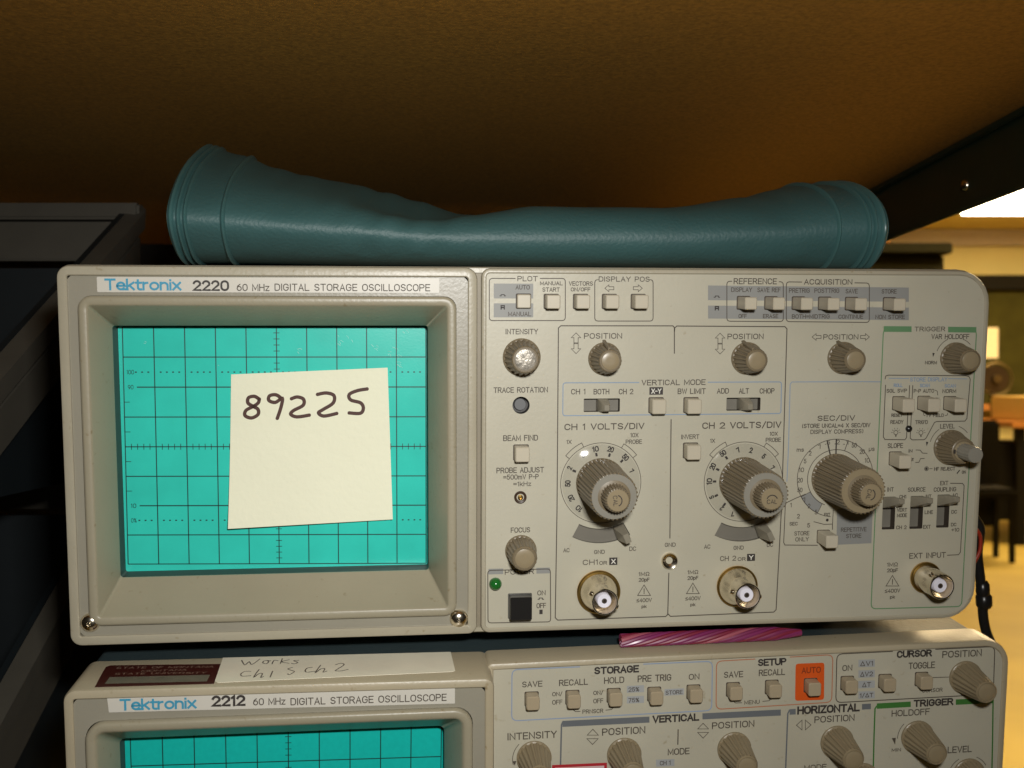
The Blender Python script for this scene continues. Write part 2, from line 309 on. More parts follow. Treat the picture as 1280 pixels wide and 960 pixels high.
def knob(parent, me, X, Y, D, name='knob', mark=None, turn=0.0):
    o = put(name, me[0], parent, X, Y, D); c = link('cap', me[1], o)
    o.rotation_euler = (0, turn, 0)
    return o
def button_mesh(w, h, tall, r=0.5, m=None):
    mb = MB(); q = rr(-w/2, -h/2, w/2, h/2, r, 4)
    qi = rr(-w/2+0.3, -h/2+0.3, w/2-0.3, h/2-0.3, max(r-0.15, 0.25), 4)
    mb.loft([L(q, 0.4), L(q, -tall+0.35), L(qi, -tall)], False, True)
    return mb.mesh('button', m or M_BTN, True, math.radians(30))
def gap_shade_mesh(w, h, e=0.32):  # flat dark plate standing in for the shadow gap round a button
    mb = MB(); o = rr(-w/2-e, -h/2-e, w/2+e, h/2+e, 0.5, 4); mb.loft([L(o, 0.2), L(o, -0.09)], False, True)
    return mb.mesh('surround', M_DARK)
def button(parent, me, gap_shade, X, Y, D, name='push_button'):
    o = put(name, me, parent, X, Y, D)
    if gap_shade: link('surround', gap_shade, o)
    return o
BNC = {}
def bnc(parent, X, Y, D, rf=7.8, turn=0.0):
    if not BNC:
        for kb_, b0_ in (('b', 7.1), ('s', 5.2)): BNC[kb_] = lathe([(b0_, 0.8), (b0_*0.97, 1.5), (b0_*0.86, 3.0), (max(4.9, b0_*0.72), 5.4), (4.75, 6.2), (4.75, 12.2), (4.55, 12.6), (4.15, 12.6), (4.0, 12.2), (3.95, 6.0), (0.01, 6.0)], 48).mesh('connector_barrel', M_CHROME, True)
        BNC['f'] = lathe([(1.0, -0.2), (1.0, 0.9), (0.97, 1.15), (0.5, 1.2)], 48)
        BNC['d'] = lathe([(2.55, 6.0), (2.55, 11.0), (2.35, 11.3), (0.95, 11.3), (0.9, 9.5), (0.01, 9.5)], 36).mesh('insulator', M_DIEL, True)
        BNC['p'] = lathe([(0.92, 9.45), (0.92, 11.32), (0.45, 11.34), (0.40, 10.0), (0.01, 10.0)], 24).mesh('contact_pin', M_DARK, True)
        BNC['l'] = lathe([(0.95, 0), (0.95, 1.0), (0.75, 1.25), (0.01, 1.25)], 20).mesh('bayonet_lug', M_CHROME, True)
    o = put('bnc_connector', BNC['b' if rf > 7 else 's'], parent, X, Y, D); o.rotation_euler = (0, turn, 0)
    fm = BNC.get(rf)
    if not fm:
        fm = lathe([(rf, -0.2), (rf, 0.9), (rf*0.96, 1.2), (4.5, 1.25)], 56).mesh('flange', M_BRASS, True); BNC[rf] = fm
    link('flange', fm, o); link('insulator', BNC['d'], o); link('contact_pin', BNC['p'], o)
    for sgn in (1, -1):
        l = link('bayonet_lug', BNC['l'], o, (sgn*0.0046, -0.0098, 0)); l.rotation_euler = (0, 0, math.radians(90)*sgn)
    return o
def fill_holes(outer, holes, d):                      # a flat sheet with openings
    bm = bmesh.new()
    for lp in [outer]+holes:
        vs = [bm.verts.new(B(x, y, d)) for x, y in lp]
        for i in range(len(vs)): bm.edges.new((vs[i], vs[(i+1) % len(vs)]))
    bmesh.ops.triangle_fill(bm, use_beauty=True, use_dissolve=False, edges=bm.edges[:])
    me = bpy.data.meshes.new('panel'); bm.to_mesh(me); bm.free(); return me
def pocket(loop, d0, d1):                             # walls and floor of an opening
    w = MB(); w.loft([L(loop, d0), L(loop, d1)]); f = MB(); f.face([(x, y, d1-0.02) for x, y in loop]); return w, f
def ring(mb, rect, r, k, rimd, backd, innerd, bev=0.7, sl=None):   # a rim round a rounded rectangle
    mb.loft([L(rr(*rect, r), backd, sl), L(rr(*rect, r), rimd+bev, sl), L(rr_in(*rect, r, bev*0.35), rimd+bev*0.3, sl), L(rr_in(*rect, r, bev), rimd, sl),
             L(rr_in(*rect, r, k-0.4), rimd, sl), L(rr_in(*rect, r, k), rimd+0.4, sl), L(rr_in(*rect, r, k), innerd, sl)])

# ================================================================== the setting: room, shelf
def wbox(name, x0, y0, z0, x1, y1, z1, m, bev=0.0, parent=None):
    bm = bmesh.new(); bmesh.ops.create_cube(bm, size=1)
    o3 = Vector(((x0+x1)/2, (y0+y1)/2, (z0+z1)/2))
    pl = parent.location if parent else Vector((0, 0, 0))
    for v in bm.verts: v.co = Vector((v.co.x*(x1-x0), v.co.y*(y1-y0), v.co.z*(z1-z0)))
    if bev: bmesh.ops.bevel(bm, geom=bm.edges[:], offset=bev, segments=2, affect='EDGES')
    me = bpy.data.meshes.new(name); bm.to_mesh(me); bm.free(); me.materials.append(m)
    return link(name, me, parent, o3-pl)
def wroot(name, x, y, z):
    o = bpy.data.objects.new(name, None); COL.objects.link(o); o.location = (x, y, z); return o
LAMP = (1.0, 0.55, 0.055)
M_WALL = mat('room_wall_paint', (0.66, 0.56, 0.22), 0.7, vscale=2)
M_CEIL = mat('ceiling_tile', (0.62, 0.52, 0.16), 0.8, vscale=2)
M_FLOOR = mat('room_floor', (0.38, 0.28, 0.05), 0.6, var=0.12, vscale=3)
M_LIGHT = mat('lamp_diffuser', (0.9, 0.9, 0.85), 0.5, emit=((1.0, 0.86, 0.62), 14.0))
M_CHALK = mat('olive_board', (0.045, 0.042, 0.008), 0.85, spec=0.1, var=0.2, vscale=8)
M_WOOD = mat('orange_wood', (0.42, 0.17, 0.035), 0.5, vscale=8)
M_DKFURN = mat('dark_furniture', (0.010, 0.009, 0.006), 0.8, spec=0.1)
M_BOXC = mat('pale_carton', (0.60, 0.42, 0.14), 0.6)
tag(wbox('floor', -3, -0.6, -0.05, 7, 9.6, 0, M_FLOOR), kind='structure')
tag(wbox('wall_back', -3, 9.2, 0, 7, 9.35, 2.47, M_WALL), kind='structure')
tag(wbox('wall_right', 6.8, 1.4, 0, 6.95, 9.2, 2.47, M_WALL), kind='structure')
tag(wbox('ceiling', -3, 1.4, 2.47, 7, 9.6, 2.55, M_CEIL), kind='structure')
def fixture(x0, y0, x1, y1, label, power):
    r = wroot('ceiling_light', (x0+x1)/2, (y0+y1)/2, 2.47)
    wbox('housing', x0-0.04, y0-0.04, 2.43, x1+0.04, y1+0.04, 2.468, M_CEIL, parent=r)
    wbox('diffuser', x0, y0, 2.41, x1, y1, 2.429, M_LIGHT, 0.005, parent=r)
    tag(r, label, 'ceiling light')
    li = bpy.data.lights.new('lamp', 'AREA'); li.shape = 'RECTANGLE'; li.size = x1-x0; li.size_y = y1-y0; li.energy = power; li.color = LAMP
    lo = bpy.data.objects.new('lamp', li); COL.objects.link(lo); lo.parent = r; lo.location = (0, 0, -0.08)
fixture(3.35, 6.6, 4.6, 8.0, 'glowing white ceiling light panel under the far ceiling', 55)
fixture(1.3, 2.2, 2.5, 3.6, 'added unseen ceiling light panel nearer the shelf, warming the board', 42)  # panel added out of view to throw amber light on the shelf board
wbox_c = tag(wbox('cornice', -3, 9.12, 2.33, 6.8, 9.195, 2.465, mat('cornice_paint', (0.45, 0.38, 0.25), 0.7)), kind='structure')
# chalkboard across the far wall, its top rail, a sheet pinned on it
cb = wroot('chalkboard', 4.2, 9.1, 0.95)
wbox('board', 3.0, 9.12, 0.98, 6.6, 9.17, 1.95, M_CHALK, parent=cb)
wbox('top_rail', 3.0, 9.04, 1.951, 6.6, 9.17, 2.07, M_DKFURN, parent=cb)
wbox('chalk_ledge', 3.0, 9.0, 0.93, 6.6, 9.17, 0.979, M_WOOD, parent=cb)
tag(cb, 'olive chalkboard with dark top rail on the far wall', 'chalkboard')
tag(wbox('paper_sheet', 3.93, 9.105, 1.37, 4.13, 9.112, 1.63, mat('cream_paper', (0.85, 0.75, 0.5), 0.7)), 'cream paper sheet pinned on the olive chalkboard', 'paper')
# a desk with a carton on it
dk = wroot('desk', 4.3, 8.0, 0)
wbox('desk_top', 3.55, 7.6, 0.84, 5.4, 8.5, 0.88, M_WOOD, parent=dk)
wbox('front_panel', 3.78, 7.66, 0.60, 5.3, 7.70, 0.838, M_WOOD, parent=dk)
wbox('drawer_block', 3.50, 7.72, 0.17, 5.2, 8.3, 0.72, M_DKFURN, parent=dk)
for lx in (3.60, 5.3): wbox('leg', lx, 7.64, 0, lx+0.06, 7.70, 0.838, M_DKFURN, parent=dk)
tag(dk, 'orange brown desk with a dark drawer block near the chalkboard', 'desk')
tag(wbox('carton', 3.66, 7.62, 0.883, 4.3, 8.2, 1.06, M_BOXC, 0.01), 'pale carton standing on the orange desk', 'box')
ch = wroot('office_chair', 3.35, 7.2, 0)
wbox('backrest', 3.02, 7.15, 0.20, 3.26, 7.20, 0.91, M_DKFURN, 0.02, ch)
wbox('seat', 2.86, 6.85, 0.42, 3.24, 7.145, 0.479, M_DKFURN, 0.02, ch)
for lx, ly in ((2.88, 6.88), (3.2, 6.88), (2.88, 7.11), (3.2, 7.11)): wbox('leg', lx, ly, 0, lx+0.03, ly+0.03, 0.419, M_DKFURN, parent=ch)
tag(ch, 'dark chair with slim legs on the yellow floor', 'chair')
# a round-headed desk fan seen past the instrument's edge
fn = wroot('desk_fan', 3.72, 8.35, 0.88)
def tube(pts, r, n=10, cap=True, scale=1.0):
    mb = MB(); P = [Vector(p) for p in pts]; loops = []
    prev = None
    for i, p in enumerate(P):
        t = (P[min(i+1, len(P)-1)]-P[max(i-1, 0)]).normalized()
        if prev is None:
            up = Vector((0, 0, 1)) if abs(t.z) < 0.9 else Vector((1, 0, 0)); nrm = t.cross(up).normalized()
        else: nrm = (prev-t*prev.dot(t)).normalized()
        prev = nrm; bn = t.cross(nrm); q = r[i] if isinstance(r, (list, tuple)) else r
        loops.append([p+(nrm*math.cos(2*math.pi*k/n)+bn*math.sin(2*math.pi*k/n))*q for k in range(n)])
    o = 0
    for lp in loops: mb.v += lp
    for a in range(len(loops)-1):
        for k in range(n): mb.f.append([a*n+k, a*n+(k+1) % n, (a+1)*n+(k+1) % n, (a+1)*n+k])
    if cap: mb.f.append(list(range(n))[::-1]); mb.f.append([(len(loops)-1)*n+k for k in range(n)])
    return mb
M_STEEL = mat('dull_steel', (0.10, 0.07, 0.03), 0.35, metal=0.8)
def cyl_world(name, c, axis, r, h, m, parent, n=28):
    a = Vector(axis).normalized(); mb = tube([Vector(c)-a*h/2, Vector(c)+a*h/2], r, n)
    return link(name, mb.mesh(name, m, True), parent, -parent.location)
cyl_world('guard', (3.735, 8.3, 1.19), (0, 1, 0), 0.105, 0.05, mat('fan_guard', (0.03, 0.018, 0.008), 0.4, metal=0.6), fn)
ringpts = [(3.735+0.125*math.cos(2*math.pi*i/32), 8.27, 1.19+0.125*math.sin(2*math.pi*i/32)) for i in range(33)]
link('guard_ring', tube(ringpts, 0.006, 8, False).mesh('guard_ring', M_STEEL, True), fn, -fn.location)
cyl_world('hub', (3.735, 8.26, 1.19), (0, 1, 0), 0.03, 0.04, M_STEEL, fn)
cyl_world('stand', (3.735, 8.33, 0.985), (0, 0, 1), 0.02, 0.21, M_DKFURN, fn)
tag(fn, 'small round desk fan on the desk below the pinned sheet', 'fan')
# dark cabinet nearer by, just over the instrument's right corner
M_OLIVE = mat('dark_olive_metal', (0.030, 0.027, 0.006), 0.7, spec=0.2)
cbn = wroot('metal_cabinet', 0.9, 3.2, 0)
wbox('body', 0.45, 2.9, 0.02, 1.17, 3.4, 1.50, M_OLIVE, 0.006, cbn)
wbox('top_panel', 0.44, 2.88, 1.501, 1.185, 3.41, 1.53, M_OLIVE, 0.004, cbn)
tag(cbn, 'dark olive metal cabinet standing behind the stacked instruments', 'cabinet')
tag(wbox('wooden_block', 1.02, 3.05, 1.532, 1.075, 3.1, 1.585, M_WOOD), 'small orange wooden block on top of the olive cabinet', 'block')
tag(wbox('black_box', 0.80, 3.05, 1.532, 0.985, 3.2, 1.575, M_DKFURN), 'low black box on top of the olive cabinet', 'box')

# shelf overhead
sh = wroot('shelf', -0.2, 0.6, 1.26)
nb = mat('particle_board', (0.40, 0.195, 0.025), 0.75, var=0.30, vscale=560, bump=0.35, bscale=420, detail=8)
wbox('board', -0.95, 0.20, 1.2805, 0.2415, 1.0, 1.300, nb, parent=sh)
M_BEAM = mat('dark_green_steel', (0.016, 0.030, 0.016), 0.38, bump=0.15, bscale=250)
bm_ = wbox('side_beam', 0.2420, 0.20, 1.2430, 0.2450, 1.0, 1.300, M_BEAM, 0.0008, sh)
wbox('beam_lip', 0.2385, 0.20, 1.2765, 0.2418, 1.0, 1.2800, M_BEAM, 0.0008, sh)
scm = lathe([(3.6, 0), (3.4, 1.0), (2.4, 1.9), (0.01, 2.3)], 24).mesh('screw', M_CHROME, True)
so = link('screw', scm, sh, Vector((0.2420, 0.572, 1.256))-sh.location); so.rotation_euler = (0, 0, -math.radians(90))
wbox('back_panel', -0.95, 1.0005, 0.01, 0.30, 1.012, 1.300, mat('shelf_back_dark', (0.02, 0.016, 0.010), 0.7), parent=sh)  # unseen lower part carried to the floor to block room light from behind
tag(sh, 'brown particle board shelf with dark green steel side beam overhead', 'shelf')

# grey hopper bins stacked on the left
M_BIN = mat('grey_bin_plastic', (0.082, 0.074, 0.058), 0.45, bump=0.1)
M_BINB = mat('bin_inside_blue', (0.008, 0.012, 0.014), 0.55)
def hopper_bin(zt, label, backx=-0.50):
    x1 = -0.222; yb = 0.62; yf = 0.40; s = 0.56; r = wroot('hopper_bin', (x1+backx)/2, 0.51, zt-0.15)
    def side(x, t):
        pr = [(yb, zt), (yb, zt-0.15), (yf-0.02, zt-0.15), (yf, zt-s*(yb-yf))]
        mb = MB()
        for xx in (x, x-t): mb.v += [Vector((xx, y, z)) for y, z in pr]
        mb.f = [[0, 1, 2, 3], [7, 6, 5, 4]]+[[i, (i+1) % 4, 4+(i+1) % 4, 4+i] for i in range(4)]
        return mb
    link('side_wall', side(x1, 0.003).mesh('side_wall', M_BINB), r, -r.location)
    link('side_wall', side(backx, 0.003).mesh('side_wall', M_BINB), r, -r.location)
    for xs in (x1, backx):
        for (dz0, dz1, w) in ((0.0, -0.013, 0.010), (-0.0155, -0.038, 0.007)):
            mb = MB(); lo = []
            for (y, e) in ((yb, 0), (yf, 0)):
                z = zt-s*(yb-y)
                lo.append([Vector((xs+0.0005, y, z+dz0)), Vector((xs+w, y, z+dz0-0.001)), Vector((xs+w, y, z+dz1+0.002)), Vector((xs+0.0005, y, z+dz1))])
            for l in lo: mb.v += l
            mb.f = [[0, 1, 5, 4], [1, 2, 6, 5], [2, 3, 7, 6], [3, 0, 4, 7], [0, 3, 2, 1], [4, 5, 6, 7]]
            link('rim', mb.mesh('rim', M_BIN), r, -r.location)
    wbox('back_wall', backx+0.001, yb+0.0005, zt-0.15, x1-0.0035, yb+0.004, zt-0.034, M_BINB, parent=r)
    wbox('back_rim', backx, yb-0.006, zt-0.0065, x1+0.008, yb+0.008, zt+0.003, M_BIN, 0.0015, r)
    wbox('back_band', backx+0.001, yb-0.003, zt-0.030, x1-0.004, yb+0.006, zt-0.0075, M_BIN, 0.001, r)
    wbox('front_lip', backx+0.001, yf-0.02, zt-0.15, x1-0.004, yf-0.016, zt-0.145, M_BIN, parent=r)
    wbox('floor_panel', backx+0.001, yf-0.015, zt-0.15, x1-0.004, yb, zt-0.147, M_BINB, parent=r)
    tag(r, label, 'bin', 'grey hopper bins stacked beside the instruments')
    return r
hopper_bin(1.251, 'topmost grey hopper bin with a sloping rim beside the upper instrument')
hopper_bin(1.108, 'grey hopper bin below the topmost one, beside the lower instrument')

# ================================================================== upper oscilloscope
W, H = 327.0, 130.3
U = root('oscilloscope', W/2, H+8, 200)
tag(U, 'complete beige oscilloscope with a pale yellow note stuck on its teal screen', 'oscilloscope')
XR = 139.9                                            # right edge of the screen section
# outer shell of the front frame, open in front
mb = MB(); rc = (4.2, 12.5, 12.5, 4.2)
mb.loft([L(rr(0, 0, W, H, rc), 34), L(rr(0, 0, W, H, rc), 1.9), L(rr_in(0, 0, W, H, rc, 0.5), 1.2), L(rr_in(0, 0, W, H, rc, 2.0), 1.1), L(rr_in(0, 0, W, H, rc, 2.4), 3.0)])
part('front_frame', mb, M_CASE, U, True)
mb = MB(); mb.loft([L(rr(1.5, 1.5, W-1.5, H-1.5, 3.5), 34.05), L(rr(1.5, 1.5, W-1.5, H-1.5, 3.5), 430)], True, True)
part('cabinet', mb, M_CAB, U, True)
mb = MB(); mb.box(XR-1, 2.2, 1.9, XR+4.5, H-2.2, 6); part('centre_groove', mb, mat('groove_shadow_plastic', (0.24, 0.205, 0.145), 0.5), U)
fm_ = lathe([(6, 0), (6, 6.5), (5, 7.9), (0.01, 7.9)], 20).mesh('foot', M_BLKPL, True)
for fx in (30, W-30):
    for fd in (60, 380):
        o = put('foot', fm_, U, fx, H-0.1, fd); o.rotation_euler = (math.radians(90), 0, 0)
# --- screen section
mb = MB(); ring(mb, (0.25, 0.25, XR, H-0.25), (4.0, 4.2, 3.2, 4.0), 3.3, -0.9, 2.0, 1.0, 0.9)
part('screen_rim', mb, M_CASE, U, True)
bx0, by0, bx1, by1 = 6.9, 10.3, 132.6, 123.0           # raised bezel
mb = MB()
mb.loft([L(rr(3.35, 3.35, XR-3.2, H-3.3, 2.6), 0.3), L(rr(bx0-0.1, by0-0.1, bx1+0.1, by1+0.1, 4.2), 0.3)])
part('bezel_plate', mb, M_PLATE, U)
op = (14.8, 20.7, 123.1, 109.4)                        # screen opening at D 10.5
mb = MB(); rb_ = 4.3
mb.loft([L(rr(bx0, by0, bx1, by1, rb_), 1.2), L(rr(bx0, by0, bx1, by1, rb_), -0.9), L(rr_in(bx0, by0, bx1, by1, rb_, 0.45), -1.45), L(rr_in(bx0, by0, bx1, by1, rb_, 0.9), -1.6),
         L(rr_in(bx0, by0, bx1, by1, rb_, 2.6), -1.6), L(rr_in(bx0, by0, bx1, by1, rb_, 3.1), -1.3), L(rr_in(bx0, by0, bx1, by1, rb_, 3.4), -0.6), L(rr(*op, 1.0), 10.3), L(rr(*op, 1.0), 10.8)])
part('screen_bezel', mb, M_BEZEL, U, True)
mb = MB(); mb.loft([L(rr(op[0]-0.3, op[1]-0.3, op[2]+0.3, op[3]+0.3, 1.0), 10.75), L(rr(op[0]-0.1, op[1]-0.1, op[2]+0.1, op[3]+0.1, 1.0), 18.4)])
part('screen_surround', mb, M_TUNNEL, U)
SD = 18.3
mb = MB(); mb.loft([L(rr(op[0]-0.05, op[1]-0.05, op[2]+0.05, op[3]+0.05, 0.9), SD+1.5), L(rr(op[0]-0.05, op[1]-0.05, op[2]+0.05, op[3]+0.05, 0.9), SD)], True, True)
scr = part('screen', mb, M_SCREEN, U)
def graticule(tl, tr, br, bl, d, parent, labels=True, name='graticule', only=None):
    P = Print(d); q = [Vector(at(*p, d)) for p in (tl, tr, br, bl)]
    def g(u, v):                                       # u 0..10, v 0..8
        a = q[0].lerp(q[1], u/10); b = q[3].lerp(q[2], u/10); return tuple(a.lerp(b, v/8))
    def dash(p, r, w=0.40): P.rib([g(*p), g(*r)], w, M_GRAT)
    for i in range(11): dash((i, 0), (i, 8), 0.34 if i in (0, 10) else 0.36)
    for j in range(9):
        if j in (2, 6): dash((0.42, j), (10, j))
        else: dash((0, j), (10, j), 0.34 if j in (0, 8) else 0.36)
    for k in range(50):
        if k % 5: dash((k/5, 3.9), (k/5, 4.1), 0.24)
    for k in range(40):
        if k % 5: dash((4.9, k/5), (5.1, k/5), 0.24)
    for v in (1.5, 6.5):
        for k in range(2, 50):
            if k % 5: u = k/5; P.rib([g(u-0.03, v), g(u+0.03, v)], 0.45, M_GRAT)
    for v in (2.5, 3.5, 4.5, 5.5): dash((0, v), (0.18, v), 0.22)
    if labels:
        for t, v in (('100', 1.5), ('90', 2.0), ('10', 6.0), ('0%', 6.5)):
            x, y = g(0.22, v); vs, fs, a0, a1, b0, b1 = glyphs(t, 0.004); w = 1.9 if len(t) < 3 else 2.5
            P.mb(M_GRAT).raw([B(x+((a-a0)/(a1-a0)-0.5)*w, y-((b-b0)/(b1-b0)-0.5)*1.6, d-0.12) for a, b in vs], fs)
    P.done(parent, {M_GRAT.name: name})
    return g
gU = graticule((153, 408.5), (532.3, 408.5), (532.6, 704), (160.3, 705), SD-0.05, U)
# pale rub marks on the glass
P = Print(SD-0.02)
M_RUB = mat('rubbed_glass', (0.25, 0.62, 0.54), 0.5)
random.seed(3)
for (cx, cy, n, s) in ((430, 425, 6, 9), (465, 432, 4, 6), (492, 438, 8, 8), (495, 455, 5, 5), (370, 440, 3, 6), (505, 415, 3, 4), (273, 456, 1, 1.2), (180, 428, 2, 2)):
    for k in range(n):
        x = cx+random.uniform(-1, 1)*s; y = cy+random.uniform(-1, 1)*s*0.7; a = random.uniform(-0.2, 0.9); l = random.uniform(1, 3)*min(1, s/4+0.3)
        P.line([(x, y), (x+l*math.cos(a), y+l*math.sin(a)), (x+2*l*math.cos(a+0.3), y+2*l*math.sin(a+0.3))], random.uniform(0.08, 0.2), M_RUB)
P.done(U, {M_RUB.name: 'rub_marks'}); tag([c for c in U.children if c.name.startswith('rub_marks')][0], kind='stuff')
# name strip
mb = MB(); a = at(121, 346, 0.1); c = at(549, 366.3, 0.1)
mb.loft([L(rr(a[0], a[1], c[0], c[1], 0.3, 3), 0.35), L(rr(a[0], a[1], c[0], c[1], 0.3, 3), -0.05)], False, True); part('name_strip', mb, M_STRIP, U)
P = Print(-0.08)
P.text('Tektronix', 131, 348.3, 227, 363, M_CYAN, 0.012)
P.text('2220', 241, 350.2, 286.5, 363.8, M_BLACK, 0.014)
P.text('60 MHz', 296, 354.8, 337, 363.8, M_INK2, 0.0); P.text('DIGITAL STORAGE OSCILLOSCOPE', 344, 354.8, 538.5, 363.8, M_INK2, 0.0)
P.done(U, {M_CYAN.name: 'logo_lettering', M_BLACK.name: 'model_lettering', M_INK2.name: 'strip_lettering'})
# corner screws
sc_b = lathe([(3.3, -0.5), (3.25, 0.4), (2.7, 1.4), (1.6, 2.0), (0.7, 2.15), (0.6, 1.2), (0.01, 1.1)], 32).mesh('corner_screw', M_CHROME, True)
for (px, py) in ((113, 778), (573.5, 773)):
    x, y = at(px, py, 0.2); o = put('corner_screw', sc_b, U, x, y, 0.2)
    bm2 = MB(); bm2.box(-2.2, -0.3, -1.75, 2.2, 0.3, -1.2)
# --- control panel
sU = lambda x, y: -0.0085*max(0, y)/130.0
PL, PR_ = 142.8, 325.0
mb = MB(); ring(mb, (141.3, 0.5, W-0.3, H-0.4), (3.0, 11.8, 11.8, 3.0), 1.75, -0.5, 2.0, 0.6, 0.7)
part('panel_rim', mb, M_CASE, U, True)
holes = []
def px_rect(x0, y0, x1, y1, d=0):
    a = at(x0, y0, d); c = at(x1, y1, d); return rr(a[0], a[1], c[0], c[1], 0.25, 2)
hs = [px_rect(729.7, 498.3, 774.7, 514.6), px_rect(908.2, 497.2, 950.3, 513), px_rect(1103.8, 621, 1118, 661.6), px_rect(1138.4, 620, 1152.8, 660.8), px_rect(1172, 618.3, 1185.6, 659.3)]
dial1 = at(751.1, 603.8, 0); dial2 = at(929.2, 602.1, 0); dial3 = at(1044, 597.5, 0)
def arc_slot(c, r0, r1, a0, a1, n=10):
    o = [(c[0]+r0*math.sin(math.radians(a0+(a1-a0)*i/n)), c[1]+r0*math.cos(math.radians(a0+(a1-a0)*i/n))) for i in range(n+1)]
    return o+[(c[0]+r1*math.sin(math.radians(a1-(a1-a0)*i/n)), c[1]+r1*math.cos(math.radians(a1-(a1-a0)*i/n))) for i in range(n+1)]
as1 = arc_slot(dial1, 16.6, 21.9, -27.5, 30); as2 = arc_slot(dial2, 16.8, 22.1, -27.5, 30)
def circ(c, r, n=28): return [(c[0]+r*math.cos(2*math.pi*i/n), c[1]+r*math.sin(2*math.pi*i/n)) for i in range(n)]
tr = at(651.3, 506.6, 0)
holes = hs+[as1, as2, circ(tr, 3.05)]
me = fill_holes(rr(142.2, 1.4, W-1.2, H-1.2, (2.5, 10.8, 10.8, 2.5)), holes, 0.0); me.materials.append(M_PANEL)
link('control_panel', me, U, -base(U))
def slot(loop, depth, name, wallm=M_DARK, floorm=M_SLOT):
    w, f = pocket(loop, 0.0, depth); o = part(name, w, wallm, U); 
    link('slot_floor', f.mesh('slot_floor', floorm), o)
    return o
def lever(o, x0, y0, x1, y1, tall, tip=(0, 0), tw=0.62):   # tapered finger standing out of a slot
    mb = MB(); cx, cy = (x0+x1)/2+tip[0], (y0+y1)/2+tip[1]; w, h = (x1-x0)/2*tw, (y1-y0)/2*tw
    mb.loft([L(rr(x0, y0, x1, y1, 0.3, 3), 3.0), L(rr(x0, y0, x1, y1, 0.3, 3), -0.3), L(rr(cx-w, cy-h, cx+w, cy+h, 0.4, 3), -tall+0.5), L(rr(cx-w*0.7, cy-h*0.7, cx+w*0.7, cy+h*0.7, 0.3, 3), -tall)], False, True)
    link('lever', mb.mesh('lever', M_LEVER, True), o)
for i, lp in enumerate(hs):
    x0 = min(p[0] for p in lp); x1 = max(p[0] for p in lp); y0 = min(p[1] for p in lp); y1 = max(p[1] for p in lp)
    if i < 2:
        o = slot(lp, 3.2, 'slide_switch'); xm = x0+(x1-x0)*0.53; wv = (x1-x0)*0.15
        lever(o, xm-wv, y0+0.15, xm+wv, y1-0.1, 5.5, (0.4, 0.3), 0.6)
    else:
        o = slot(lp, 3.6, 'slide_switch'); lever(o, x0+0.1, y0+0.1, x1-0.1, y0+(y1-y0)*0.34, 9.0, (0.5, -2.1), 0.5)
for c, lp in ((dial1, as1), (dial2, as2)):
    o = slot(lp, 1.6, 'coupling_switch', M_SLOT, M_SLOT)
    mb = MB()
    def pol(r, a): return (c[0]+r*math.sin(math.radians(a)), c[1]+r*math.cos(math.radians(a)))
    b0 = [pol(16.9, 16), pol(16.9, 29), pol(21.6, 29), pol(21.6, 17)]; t0 = [pol(18.6, 21), pol(18.6, 26.5), pol(22.0, 26.5), pol(22.0, 21.5)]
    mb.loft([[(x, y, 1.5) for x, y in b0], [(x, y, -1.0) for x, y in b0], [(x, y, -7.6) for x, y in t0]], False, True)
    link('lever', mb.mesh('lever', M_LEVER), o)
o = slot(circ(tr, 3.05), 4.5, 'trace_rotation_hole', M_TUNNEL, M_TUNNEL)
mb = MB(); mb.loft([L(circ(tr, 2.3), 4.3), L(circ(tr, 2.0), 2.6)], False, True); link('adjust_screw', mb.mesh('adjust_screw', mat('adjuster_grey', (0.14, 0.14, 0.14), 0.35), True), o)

P = Print(0.0, sU); T = P.text
# top row
P.rbox(P.quad4((611.6, 348), (706.6, 348), (706.6, 400.7), (611.6, 400.7)), 1.2, 0.3, gapx=(644.4, 674.8, 348))
T('PLOT', 646.8, 345, 672.1, 351.6)
P.field(617.2, 354.4, 666.5, 373.1, M_GREYF); P.field(617.2, 379.1, 666.5, 396.6, M_GREYF)
T('AUTO', 644.4, 356.2, 662.2, 361.9); T('MANUAL', 635, 389.6, 664, 395.3)
def in_out(x, y1, y2):
    P.line([(x-4, y1+1), (x-2, y1+1), (x-2, y1-0.5), (x+2, y1-0.5), (x+2, y1+1), (x+4, y1+1)], 0.28, M_BLACK)
    P.line([(x-2, y2+2.6), (x-2, y2-2.4), (x+2, y2-2.4), (x+2, y2+2.6)], 0.4, M_BLACK); P.line([(x-2, y2), (x+2, y2)], 0.5, M_BLACK)
in_out(628.4, 368.8, 384.4)
T('MANUAL', 675, 351.6, 703.4, 356.6); T('START', 678, 359.2, 699.7, 364.7)
T('VECTORS', 711, 351.6, 741, 357.2); T('ON/OFF', 713.4, 359, 738, 364.5)
P.rbox(P.quad4((743.4, 349.5), (816.3, 349.5), (816.3, 401.3), (743.4, 401.3)), 1.2, 0.3, gapx=(747.2, 813, 349.5))
T('DISPLAY POS', 748.4, 345.6, 812, 352.1)
P.arrow(756, 356, 767.2, 364.6, 'l'); P.arrow(791.6, 356, 802.8, 364.6, 'r')
for (x0, y0, x1, y1) in ((885, 356.8, 1136, 376), (885, 381.9, 1136, 399)):
    q = P.quad4((x0, y0), (x1, y0+2.6), (x1, y1+1.2), (x0, y1-0.8)); P.fill(q, M_GREYF)
in_out(896, 370.5, 385.5)
P.rbox(P.quad4((908.5, 351.5), (979, 352.2), (979, 401.9), (908.5, 401.5)), 1.2, 0.3, gapx=(915, 973.5, 351.5))
T('REFERENCE', 917, 347.8, 971, 355.3)
P.rbox(P.quad4((982.8, 352.3), (1086.5, 353.8), (1086.5, 403), (982.8, 402)), 1.2, 0.3, gapx=(1002.5, 1068, 353))
T('ACQUISITION', 1005, 348.9, 1065.3, 356)
